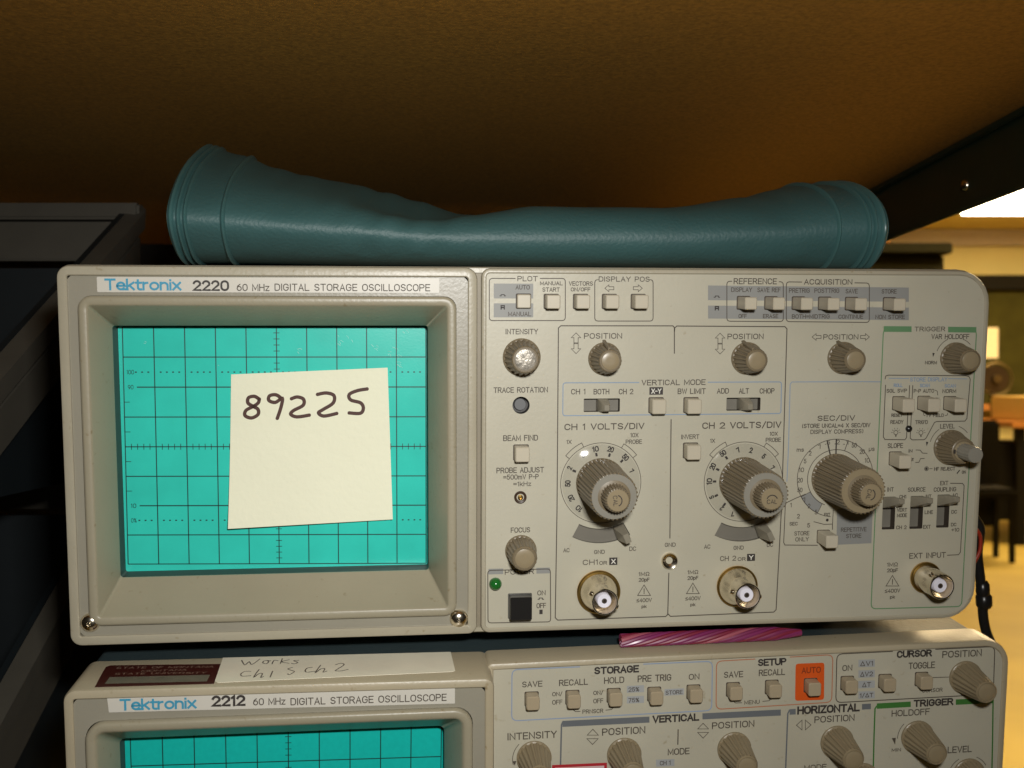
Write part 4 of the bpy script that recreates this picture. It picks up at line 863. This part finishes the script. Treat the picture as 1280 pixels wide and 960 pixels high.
part('screen_bezel', mb, M_BEZEL, Lo, True)
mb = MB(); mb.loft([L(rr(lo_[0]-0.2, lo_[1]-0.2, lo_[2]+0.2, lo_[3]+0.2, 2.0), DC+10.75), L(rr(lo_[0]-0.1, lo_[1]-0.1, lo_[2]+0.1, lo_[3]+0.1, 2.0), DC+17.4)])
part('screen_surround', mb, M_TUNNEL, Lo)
LSD = DC+17.2
mb = MB(); mb.loft([L(rr(*lo_, 1.8), LSD+1.5), L(rr(*lo_, 1.8), LSD)], True, True)
part('screen', mb, mat('phosphor_teal_deep', (0.008, 0.48, 0.42), 0.28, var=0.05, vscale=500, bump=0.04, bscale=1500), Lo)
graticule((162.8, 918.5), (551.8, 907.5), (548, 1205), (172, 1224), LSD-0.05, Lo, False)
# name strip
q = [at(*p, DC+0.1) for p in ((133.5, 868.3), (568.6, 856.2), (568.6, 879.2), (136.2, 890.4))]
mb = MB(); mb.loft([[(x, y, DC+0.4) for x, y in q], [(x, y, DC-0.05) for x, y in q]], False, True); part('name_strip', mb, M_STRIP, Lo)
slC = (q[1][1]-q[0][1])/(q[1][0]-q[0][0])
P = Print(DC-0.1, lambda x, y: slC)
P.text('Tektronix', 149.8, 872.2, 246, 886.8, M_CYAN, 0.012); P.text('2212', 264.6, 868.8, 307, 882.8, M_BLACK, 0.02)
P.text('60 MHz', 316.5, 872.2, 357, 881, M_INK2, 0.0); P.text('DIGITAL STORAGE OSCILLOSCOPE', 364, 869.6, 559, 878.6, M_INK2, 0.0)
P.done(Lo, {M_CYAN.name: 'logo_lettering', M_BLACK.name: 'model_lettering', M_INK2.name: 'strip_lettering'})
# control panel sheet
me = fill_holes([(x, y+sR(x)) for x, y in rr(LXM+0.4, RY+1.9, LX1-2.2, LB-2.2, (1.5, 7.5, 7.5, 1.5))], [], DR); me.materials.append(M_PANEL); link('control_panel', me, Lo, -base(Lo))
M_LINEB = mat('pale_blue_print', (0.24, 0.31, 0.45), 0.6); M_LINEO = mat('orange_line_print', (0.42, 0.16, 0.08), 0.6); M_ORNG = mat('orange_print', (0.62, 0.085, 0.006), 0.5, var=0.05)
M_GBAR = mat('slate_print', (0.13, 0.14, 0.15), 0.55); M_GRN2 = mat('strong_green_print', (0.045, 0.17, 0.030), 0.55); M_FLDB = mat('pale_slate_field', (0.36, 0.37, 0.37), 0.5)
P = Print(DR, lambda x, y: -0.0135); T = P.text
P.rbox(P.quad4((640, 837), (890.5, 826.4), (889.5, 888), (639.5, 901)), 2.2, 0.36, M_LINEB, gapx=(725, 804, 833)); T('STORAGE', 743, 832.3, 798.7, 841.6, M_BLACK, 0.022)
P.rbox(P.quad4((895.5, 826.4), (1041, 818.2), (1039.5, 877.6), (895, 886.6)), 2.2, 0.36, M_LINEO, gapx=(944, 987, 824)); T('SETUP', 947.5, 822.8, 982.8, 831.8, M_BLACK, 0.022)
P.rbox(P.quad4((1046, 817.5), (1243.4, 808), (1241.5, 867.5), (1044.6, 878.2)), 2.2, 0.36, M_INK2, gapx=(1116, 1169, 813)); T('CURSOR', 1121, 812.4, 1164.7, 821.4, M_BLACK, 0.022)
T('SAVE', 652.8, 851.2, 678, 858.6); T('RECALL', 698.8, 848.8, 734.8, 856.6); T('HOLD', 755, 846, 780.2, 854); T('PRE TRIG', 797, 843.2, 839, 851.6); T('ON', 860.9, 842, 874.2, 849.4)
for y in (864.4, 874.6): 
    t = 'ON/' if y < 870 else 'OFF'; T(t, 690.2, y, 703, y+5.8); T(t, 741.6, y-1.6, 754, y+4.2)
P.fill(P.quad4((783.5, 857.4), (805, 856.4), (805, 865), (783.5, 866)), M_FLDB); P.fill(P.quad4((783.5, 870.6), (805, 869.6), (805, 878.4), (783.5, 879.4)), M_FLDB); P.fill(P.quad4((830.5, 861.4), (855, 860.2), (855, 868.4), (830.5, 869.6)), M_FLDB)
T('25%', 785.4, 858.8, 799, 864.4); T('75%', 785.4, 872.2, 799, 877.8); T('STORE', 832, 862.6, 853.2, 867.8)
P.line([(716, 883), (716.8, 887.5), (719.5, 889.4), (725.5, 889)], 0.26); P.line([(757, 887.6), (764, 886.8), (766.6, 884.5), (767, 880.5)], 0.26); T('PRNSCR', 728, 886.2, 754, 891.4)
T('SAVE', 905, 839, 928.8, 846.8); T('RECALL', 948.4, 836.2, 981.2, 844.2); P.line([(915.6, 872), (916.4, 876.5), (919.5, 878.6), (927.5, 878.3)], 0.26); P.line([(953, 876.6), (961, 875.8), (964, 873.4), (964.6, 869)], 0.26); T('MENU', 930.2, 875, 949.4, 880)
P.fill([P.mm(*p) for p in ((994.4, 833), (995.2, 830.6), (997.6, 829.5), (1027.4, 828.3), (1029.7, 829), (1030.4, 831.4), (1030, 871.6), (1029.2, 873.9), (1026.8, 874.8), (996.8, 875.9), (994.6, 875.2), (993.8, 872.8))], M_ORNG); T('AUTO', 1001.9, 833.6, 1025.9, 841.2, mat('dark_red_print', (0.22, 0.035, 0.008), 0.5), 0.006)
T('ON', 1052.8, 831, 1065.2, 838.4); T('TOGGLE', 1135.6, 827.4, 1168.4, 835.6); T('POSITION', 1177.8, 812.6, 1227, 821.2)
for t, y, w in (('\u0394V1', 829.6, 8), ('\u0394V2', 842.8, 8), ('\u0394T', 856, 5.5), ('1/\u0394T', 869.2, 8.4)):
    P.fill(P.quad4((1073, y-4.8), (1093.5, y-5.6), (1093.5, y+3.6), (1073, y+4.4)), M_FLDB); T(t, 1083-w, y-3.4, 1083+w, y+2.6)
P.line([(1160, 847), (1186, 846.2)], 0.28); T('CURSOR', 1152.5, 860, 1178, 865)
# bars
def bar(x0, y0, x1, y1, th, m): P.fill(P.quad4((x0, y0), (x1, y1), (x1, y1+th), (x0, y0+th)), m)
bar(703, 901, 811.8, 895.6, 7.6, M_GBAR); bar(878, 891.6, 976, 886.8, 7.6, M_GBAR); P.line([(703.5, 902), (701.8, 906), (700.5, 960), (699, 1040)], 0.55, M_GBAR)
T('VERTICAL', 815.6, 892.8, 874, 902.2, M_BLACK, 0.022); P.line([(847.6, 911.5), (847.2, 930.8)], 0.4); T('MODE', 834.6, 935, 861.8, 943.2)
bar(987, 886.4, 994.6, 886, 7, M_GBAR); P.line([(987, 887), (984.6, 892), (982, 960), (979, 1040)], 0.55, M_GBAR); T('HORIZONTAL', 996.6, 880.8, 1074.6, 891, M_BLACK, 0.022); bar(1077.4, 880, 1088.6, 879.4, 7, M_GBAR)
bar(1096, 879.2, 1138.4, 876.8, 6.8, M_GRN2); bar(1194.7, 874.2, 1241.5, 872, 6.8, M_GRN2); T('TRIGGER', 1142, 873.4, 1191.5, 882.4, M_BLACK, 0.022)
P.line([(1096, 882), (1093.6, 886), (1092.4, 920), (1090.6, 1000)], 0.55, M_GRN2); P.line([(1241.2, 874), (1240.6, 920), (1239, 1000)], 0.55, M_GRN2)
T('INTENSITY', 634.4, 914.6, 696, 923.6); T('POSITION', 752.6, 909, 806.6, 918); T('POSITION', 890, 901.4, 942.8, 909.8); T('POSITION', 1018, 894, 1068, 902.2); T('HOLDOFF', 1114.4, 886.4, 1162, 894.4); T('LEVEL', 1184.4, 932.4, 1214.4, 940.6); T('MIN', 1114.4, 935, 1126, 939.2)
P.tri(734, 911.4, 748, 918.8, 0.26); P.tri(733.6, 923.2, 747.6, 930.4, 0.26, None, False); P.tri(872, 904, 885.6, 911, 0.26); P.tri(872, 915.4, 885.6, 922.6, 0.26, None, False)
P.rib([P.mm(1002.4, 900), P.mm(995.4, 906.4), P.mm(1002.4, 912.4)], 0.26, None, True); P.rib([P.mm(1006.6, 900), P.mm(1013.6, 906), P.mm(1006.6, 912.2)], 0.26, None, True)
kc = P.mm(668, 948); P.arc(kc, 7.9, 165, 225, 0.24); P.fill([P.mm(643.5, 957), P.mm(640.6, 951.5), P.mm(645.4, 951)], M_INK2, 0.1)
kc = P.mm(1147, 922); P.arc(kc, 7.9, 180, 225, 0.24); P.fill([P.mm(1118.8, 931), P.mm(1114.6, 922.6), P.mm(1119.6, 922)], M_INK2, 0.1)
kc = P.mm(1210, 970); P.arc(kc, 7.9, 195, 240, 0.24); P.arc(kc, 7.9, 292, 330, 0.24)
P.fill(P.quad4((820, 949.5), (843, 948.6), (843, 957.4), (820, 958.2)), M_FLDB); T('CH 1', 824.7, 950.6, 838, 956.2); T('MODE', 1005, 955.4, 1033, 962.5)
P.done(Lo, {M_INK2.name: 'panel_lettering', M_BLACK.name: 'bold_lettering', M_GBAR.name: 'slate_print', M_GRN2.name: 'green_print', M_LINEB.name: 'blue_print', M_LINEO.name: 'orange_print', M_ORNG.name: 'orange_field', M_FLDB.name: 'grey_field', 'dark_red_print': 'red_lettering'})
# buttons
lbm = button_mesh(4.7, 5.0, 4.6, 0.8, M_BTNL); lwm = gap_shade_mesh(4.7, 5.0, 0.22)
for px, py in ((664.5, 873.5), (674.5+30, 871), (767, 869), (817.6, 867.4), (866.6, 864.6), (916, 861.6), (964.5, 858.6), (1013, 856.4), (1058.8, 853.6), (1106, 851.2), (1151.6, 848.6)):
    if abs(px-704.5) < 1: px = 715.4; py = 871.5
    x, y = at(px, py, DR); button(Lo, lbm, lwm, x, y, DR)
for nm, px, py in (('intensity_knob', 667.5, 947), ('position_knob', 780, 943), ('position_knob', 917.5, 935.5), ('position_knob', 1046, 927.5), ('holdoff_knob', 1146.5, 921), ('cursor_knob', 1206.5, 846.5), ('level_knob', 1210.5, 968), ('timebase_knob', 1078, 974)):
    x, y = at(px, py, DR); knob(Lo, K_LOW, x, y, DR, nm, turn=random.uniform(-0.5, 0.5))

# ------------------------------------------------------------------ labels and things lying on the lower instrument
def topY(x): return CY+sC(x) if x < LXM else RY+sR(x)
def on_top(px, py):
    Y = 139.5
    for _ in range(4): x, d = atY(px, py, Y); Y = topY(x)
    return (x, d)
def sheet(name, pxs, m, th, label, cat, lift=0.15):
    pts = [on_top(*p) for p in pxs]; pts = [(x, min(max(d, DC+0.4), 8.6)) for x, d in pts]; cx = sum(p[0] for p in pts)/len(pts); cd = sum(p[1] for p in pts)/len(pts)
    r = root(name, cx, topY(cx), cd); mb = MB()
    mb.loft([[(x, topY(x)-lift, d) for x, d in pts], [(x, topY(x)-lift-th, d) for x, d in pts]], True, True)
    part('backing' if name != 'paper_label' else 'paper', mb, m, r); tag(r, label, cat); return r
M_MAROON = mat('maroon_foil', (0.055, 0.009, 0.007), 0.4); M_FOIL = mat('brushed_foil', (0.30, 0.28, 0.21), 0.35, metal=0.5, var=0.15, vscale=200)
ps = sheet('property_sticker', ((118.5, 859.5), (129, 840), (132.5, 834.6), (138, 832.6), (275.8, 830.8), (267.5, 855.2)), M_MAROON, 0.12, 'maroon property sticker with a silver blank on the lower instrument top', 'sticker')
def top_poly(mb, pxs, lift): 
    pts = [on_top(*p) for p in pxs]; mb.f.append([mb.pt(x, topY(x)-lift, d) for x, d in pts])
mb = MB(); top_poly(mb, ((131, 856), (137.2, 847.6), (262.6, 844.6), (258.5, 853)), 0.34); part('silver_blank', mb, M_FOIL, ps)
mb = MB()
for t, x0, x1, y0, y1 in (('STATE OF MONTANA', 144.7, 266.7, 834.4, 836.8), ('MONTANA', 176, 233, 838.4, 840.6), ('STATE UNIVERSITY', 143, 257.5, 842.0, 844.2)):
    vs, fs, a0, a1, b0, b1 = glyphs(t, 0.006); o_ = len(mb.v)
    for (u, v) in vs:
        x, d = on_top(x0+(u-a0)/(a1-a0)*(x1-x0)+(y1-y0)*0.8*((v-b0)/(b1-b0)), y1-(v-b0)/(b1-b0)*(y1-y0)-(u-a0)/(a1-a0)*1.6+0.5); mb.pt(x, topY(x)-0.36, d)
    mb.f += [[i+o_ for i in f] for f in fs]
me = bpy.data.meshes.new('lettering'); me.from_pydata([tuple(v) for v in mb.v], [], mb.f); me.materials.append(mat('pale_foil_print', (0.26, 0.17, 0.12), 0.5)); link('lettering', me, ps, -base(ps))
pl_ = sheet('paper_label', ((278.9, 822.8), (563, 813.6), (569, 839.4), (566, 840.6), (272, 854.4), (268.6, 852.6)), mat('white_label_paper', (0.80, 0.75, 0.60), 0.7, bump=0.1, bscale=350), 0.15, 'white paper label with scribbled writing beside the maroon sticker', 'label', 0.20)
scrib = [[(302, 826.5), (306, 832.6), (311.5, 828.5), (315, 832), (325, 825)], [(334, 827), (330, 827.6), (328.6, 830), (333, 831), (336, 828.4), (334, 827), (339, 827.6)], [(340, 831.6), (342.6, 826.8), (348, 827.4)], [(353, 824.4), (350.4, 831)], [(362, 826), (352, 828.6), (362, 830.6)], [(374, 826.8), (367.4, 827.2), (372, 829.4), (368, 831.2), (364, 830.4)],
         [(314, 840.6), (306, 840.8), (301, 844), (303, 846.6), (314, 846)], [(324, 838), (317, 848), (324, 843.4), (328, 843.6), (326, 848.2), (330, 846.8)], [(341, 840), (337.6, 848)], [(366, 835.6), (360, 837.6), (365, 839.6), (368, 841), (362, 844.6), (359.4, 843.6)],
         [(391, 835.4), (384, 836.6), (381.5, 840), (384, 841.6), (394, 840.4)], [(401, 832.6), (394, 842.4), (401, 837.6), (406, 837.4), (404, 841.6), (409, 840.2)], [(419, 832.4), (426, 830.6), (430, 832.4), (421, 838.4), (419.4, 840), (427, 840), (435.6, 838)]]
mb = MB()
for st in scrib:
    pts = [on_top(*p) for p in smooth_path(st, 4)]; P2 = Print(0); P2.rib(pts, 0.42, M_INK); b_ = list(P2.layers.values())[0][1]
    mb.raw([B(v.x*1000, topY(v.x*1000)-0.42, -v.z*1000) for v in b_.v], b_.f)
me = bpy.data.meshes.new('handwriting'); me.from_pydata([tuple(v) for v in mb.v], [], mb.f); me.materials.append(mat('pen_ink', (0.11, 0.09, 0.075), 0.6)); link('handwriting', me, pl_, -base(pl_))
# red-edged sticker low on the control panel
a = at(690, 956, DR); c = at(758.5, 953, DR); dy = c[1]-a[1]; x1 = c[0]
rs = root('warning_sticker', (a[0]+x1)/2, a[1]+9, DR)
def rst(k): return [(a[0]+k, a[1]+k, 0), (x1-k, c[1]+k, 0), (x1-k, c[1]+11-k, 0), (a[0]+k, a[1]+11-k, 0)]
mb = MB(); mb.loft([[(x, y, DR-0.2) for x, y, _ in rst(0)], [(x, y, DR-0.32) for x, y, _ in rst(0)]], True, True); part('backing', mb, mat('red_foil', (0.42, 0.02, 0.03), 0.45), rs)
mb = MB(); mb.face([(x, y, DR-0.36) for x, y, _ in rst(1.0)]); part('blank', mb, mat('pink_white_paper', (0.62, 0.45, 0.45), 0.6), rs)
tag(rs, 'red edged sticker beside the intensity knob of the lower instrument', 'sticker')
# pink twisted cord in the gap
ca = at(776, 797, 5); cb_ = at(1002, 788, 5); cr_ = root('twisted_cord', (ca[0]+cb_[0])/2, 138.7, 6)
M_PINK = [mat('crimson_strand', (0.20, 0.016, 0.04), 0.45), mat('magenta_strand', (0.20, 0.025, 0.085), 0.45), mat('plum_strand', (0.20, 0.025, 0.10), 0.3), mat('rose_strand', (0.36, 0.09, 0.12), 0.3)]
for s in range(9):
    pts = []; rad = []
    for i in range(81):
        t = i/80; X = ca[0]+(cb_[0]-ca[0])*t; ph = 2*math.pi*(t*1.7+s/9); Y = topY(X)-2.65; tp = 1-0.6*max(0, (t-0.85)/0.15)
        pts.append(B(X, Y+1.75*tp*math.sin(ph), 5.6+1.75*tp*math.cos(ph))); rad.append(0.00082*(0.4+0.6*tp))
    link('strand', tube(pts, rad, 8).mesh('strand', M_PINK[(0, 1, 0, 2, 1, 3, 0, 1, 2)[s]], True), cr_, -base(cr_))
tag(cr_, 'pink and red twisted cord lying in the gap between the two oscilloscopes', 'cord')
# black lead with a plug hanging by the instrument's right side
hg = root('black_lead', 345, 150, 60)
pts = [B(*at(px, py, 60), 60) for px, py in ((1212, 640), (1225, 660), (1222, 690), (1225, 720), (1228, 745), (1229, 770), (1233, 790), (1240, 806))]
link('cable', tube(smooth_path([tuple(p) for p in pts], 5), 0.0021, 12).mesh('cable', M_BLKPL, True), hg, -base(hg))
for (px, py, r1) in ((1228.5, 736, 2.9), (1230, 751, 3.4)):
    X, Y = at(px, py, 60); o = put('plug_collar', lathe([(r1*0.7, -3.4), (r1, -2), (r1, 2), (r1*0.7, 3.4), (0.01, 3.6)], 20).mesh('plug_collar', M_BLKPL, True), hg, X, Y, 60); o.rotation_euler = (math.radians(80), 0, 0)
tag(hg, 'black lead with a lumpy plug hanging past the right edge', 'cable')
rw = root('red_wire', 338, 120, 52)
pts = [B(*at(px, py, 52), 52) for px, py in ((1214, 655), (1224.5, 668), (1225.6, 683), (1222.6, 694), (1216, 706))]
link('wire', tube(smooth_path([tuple(p) for p in pts], 5), 0.0008, 10).mesh('wire', mat('red_insulation', (0.35, 0.03, 0.012), 0.4), True), rw, -base(rw))
tag(rw, 'thin red wire looping out beside the black lead', 'wire')

# ================================================================== teal vinyl pouch on the upper instrument
pr = root('vinyl_pouch', 165, 0, 60)
M_VINYL = mat('teal_vinyl', (0.034, 0.095, 0.096), 0.54, var=0.10, vscale=30, bump=0.55, bscale=800, spec=0.55)
def interp(tab, x):
    for (a, va), (b, vb) in zip(tab, tab[1:]):
        if x <= b:
            t = max(0, (x-a)/(b-a)); t = t*t*(3-2*t); return va+(vb-va)*t
    return tab[-1][1]
XL, XRr = at(206, 300, 0)[0], at(1113, 290, 2)[0]; LEN = XRr-XL
KEYS = [(0.0, [(40, 0), (20, 2.2), (9.3, 6.8), (0, 14.7), (5.3, 22.3), (22, 32.0), (45, 40.0), (85, 49.5), (104, 46), (130, 30), (150, 10), (144, 0)]),
        (0.055, [(40, 0), (20, 2.0), (8.5, 6.4), (0, 14.0), (5, 21.3), (21, 30.0), (45, 37.6), (83, 46), (103, 43), (130, 28), (150, 10), (144, 0)]),
        (0.11, [(39, 0), (19, 1.9), (7.6, 6.0), (0, 13.2), (4.8, 19.8), (20, 27.2), (44, 33.6), (80, 40.5), (101, 38.5), (130, 26), (148, 9), (142, 0)]),
        (0.155, [(38, 0), (18, 1.8), (7, 5.6), (0, 12.4), (4.4, 18.4), (18, 25.0), (42, 31.0), (79, 37.5), (100, 36), (130, 25), (147, 9), (141, 0)]),
        (0.215, [(36, 0), (16, 1.7), (6, 5.2), (0, 11.6), (4, 17.6), (14, 22.6), (38, 27.6), (78, 35), (99, 34), (128, 24), (145, 8), (139, 0)]),
        (0.285, [(33, 0), (14, 1.5), (5, 4.8), (0, 10.4), (3, 15.2), (12, 18.6), (34, 20.5), (74, 30.5), (97, 31), (126, 23), (143, 8), (137, 0)]),
        (0.345, [(30, 0), (12, 1.4), (3.5, 4.4), (0, 9.4), (2.6, 13.8), (11, 16.4), (28, 14.8), (66, 24.0), (92, 28), (122, 21), (139, 7), (133, 0)]),
        (0.41, [(28, 0), (11, 1.3), (3.2, 4.2), (0, 9.3), (2.6, 14.4), (11, 18.2), (28, 18.6), (60, 19.5), (88, 23), (118, 19), (134, 7), (128, 0)]),
        (0.50, [(26, 0), (10, 1.2), (3, 4.2), (0, 9.4), (2.6, 15.2), (11, 20.3), (27, 22.6), (52, 21.5), (80, 20), (112, 17), (126, 6), (120, 0)]),
        (0.70, [(24, 0), (10, 1.2), (3, 4.4), (0, 10), (2.6, 15.6), (11, 20.4), (27, 22.6), (50, 22), (76, 20), (106, 16), (118, 6), (113, 0)]),
        (0.83, [(20, 0), (10, 1.2), (4, 4.6), (0, 11.5), (3, 17), (12, 22.5), (27, 26.2), (44, 27.6), (66, 26), (96, 18), (108, 6), (103, 0)]),
        (0.93, [(17, 0), (11, 1.4), (4, 6.0), (0.3, 12.4), (1.7, 18.2), (8.6, 24.4), (23, 30.0), (44, 33.0), (65, 32), (90, 20), (101, 6), (97, 0)]),
        (1.0, [(17, 0), (11, 1.5), (4, 6.5), (0.3, 13), (1.8, 19), (9, 25.5), (24, 31), (44, 34), (65, 33), (90, 20), (100, 6), (96, 0)])]
def section(t, grow=0.0):
    for (a, ca), (b, cb2) in zip(KEYS, KEYS[1:]):
        if t <= b: break
    k = min(max((t-a)/(b-a), 0), 1); k = k*0.4+0.6*k*k*(3-2*k)
    c = [(p[0]+(q[0]-p[0])*k, p[1]+(q[1]-p[1])*k) for p, q in zip(ca, cb2)]
    pts = smooth_path(c, 5); out = []
    for _ in range(6): pts = [pts[0]]+[tuple(0.25*a+0.5*b+0.25*d for a, b, d in zip(pts[i-1], pts[i], pts[i+1])) for i in range(1, len(pts)-1)]+[pts[-1]]
    for i, (zz, hh) in enumerate(pts):
        if grow:
            p0 = pts[max(i-1, 0)]; p1 = pts[min(i+1, len(pts)-1)]; dv = Vector((p1[1]-p0[1], -(p1[0]-p0[0])))
            if dv.length > 1e-6: dv.normalize(); zz -= dv.x*grow; hh -= dv.y*grow
        out.append((zz, max(hh, 0.0)))
    return out
mb = MB(); loops = []
NS = 220
for i in range(NS+1):
    t = i/NS; X = XL+LEN*t; sec = section(t)
    lp = []
    for k, (zz, hh) in enumerate(sec):
        g1 = math.exp(-((t-0.30)/0.10)**2); g2 = math.exp(-((t-0.13)/0.07)**2); g3 = math.exp(-((t-0.86)/0.07)**2); u = k/len(sec)
        wr = g1*(0.75*math.sin(t*95+u*9)*math.sin(t*23+u*5+1.3)+0.55*math.sin(t*140-u*22))+g2*0.45*math.sin(t*120-u*16+0.6)*math.sin(u*9)+g3*0.5*math.sin(t*110+u*14)*math.sin(u*7+0.4)+0.22*math.sin(t*47+u*11)*math.sin(t*13+u*19)
        wr *= 0.4
        lp.append((X, -hh-0.25-(wr if 0.05*hh > 0.2 else 0), 3+zz))
    loops.append(lp)
mb.loft(loops, True, True)
pb_ = part('body', mb, M_VINYL, pr, True)
def piping(t0, t1, g, name):
    mb = MB(); n = 6; lps = []
    for i in range(n+1):
        t = t0+(t1-t0)*i/n; k = math.sin(math.pi*i/n)
        lps.append([(XL+LEN*t, -hh-0.25, 3+zz) for zz, hh in section(min(max(t, 0), 1), -0.3+(g+0.3)*k)])
    mb.loft(lps, False, False); part(name, mb, mat('teal_vinyl_edge', (0.046, 0.118, 0.118), 0.33, var=0.08, vscale=60), pr, True)
for (a_, b_) in ((0.000, 0.009), (0.0105, 0.018), (0.0195, 0.0265), (0.068, 0.076), (0.9235, 0.9315), (0.968, 0.9755), (0.9775, 0.985), (0.9875, 1.0)): piping(a_, b_, 1.3, 'piping')
tag(pr, 'dark teal vinyl pouch lying folded on top of the upper oscilloscope', 'pouch')

for o in bpy.data.objects:
    if '_b' in o: del o['_b']
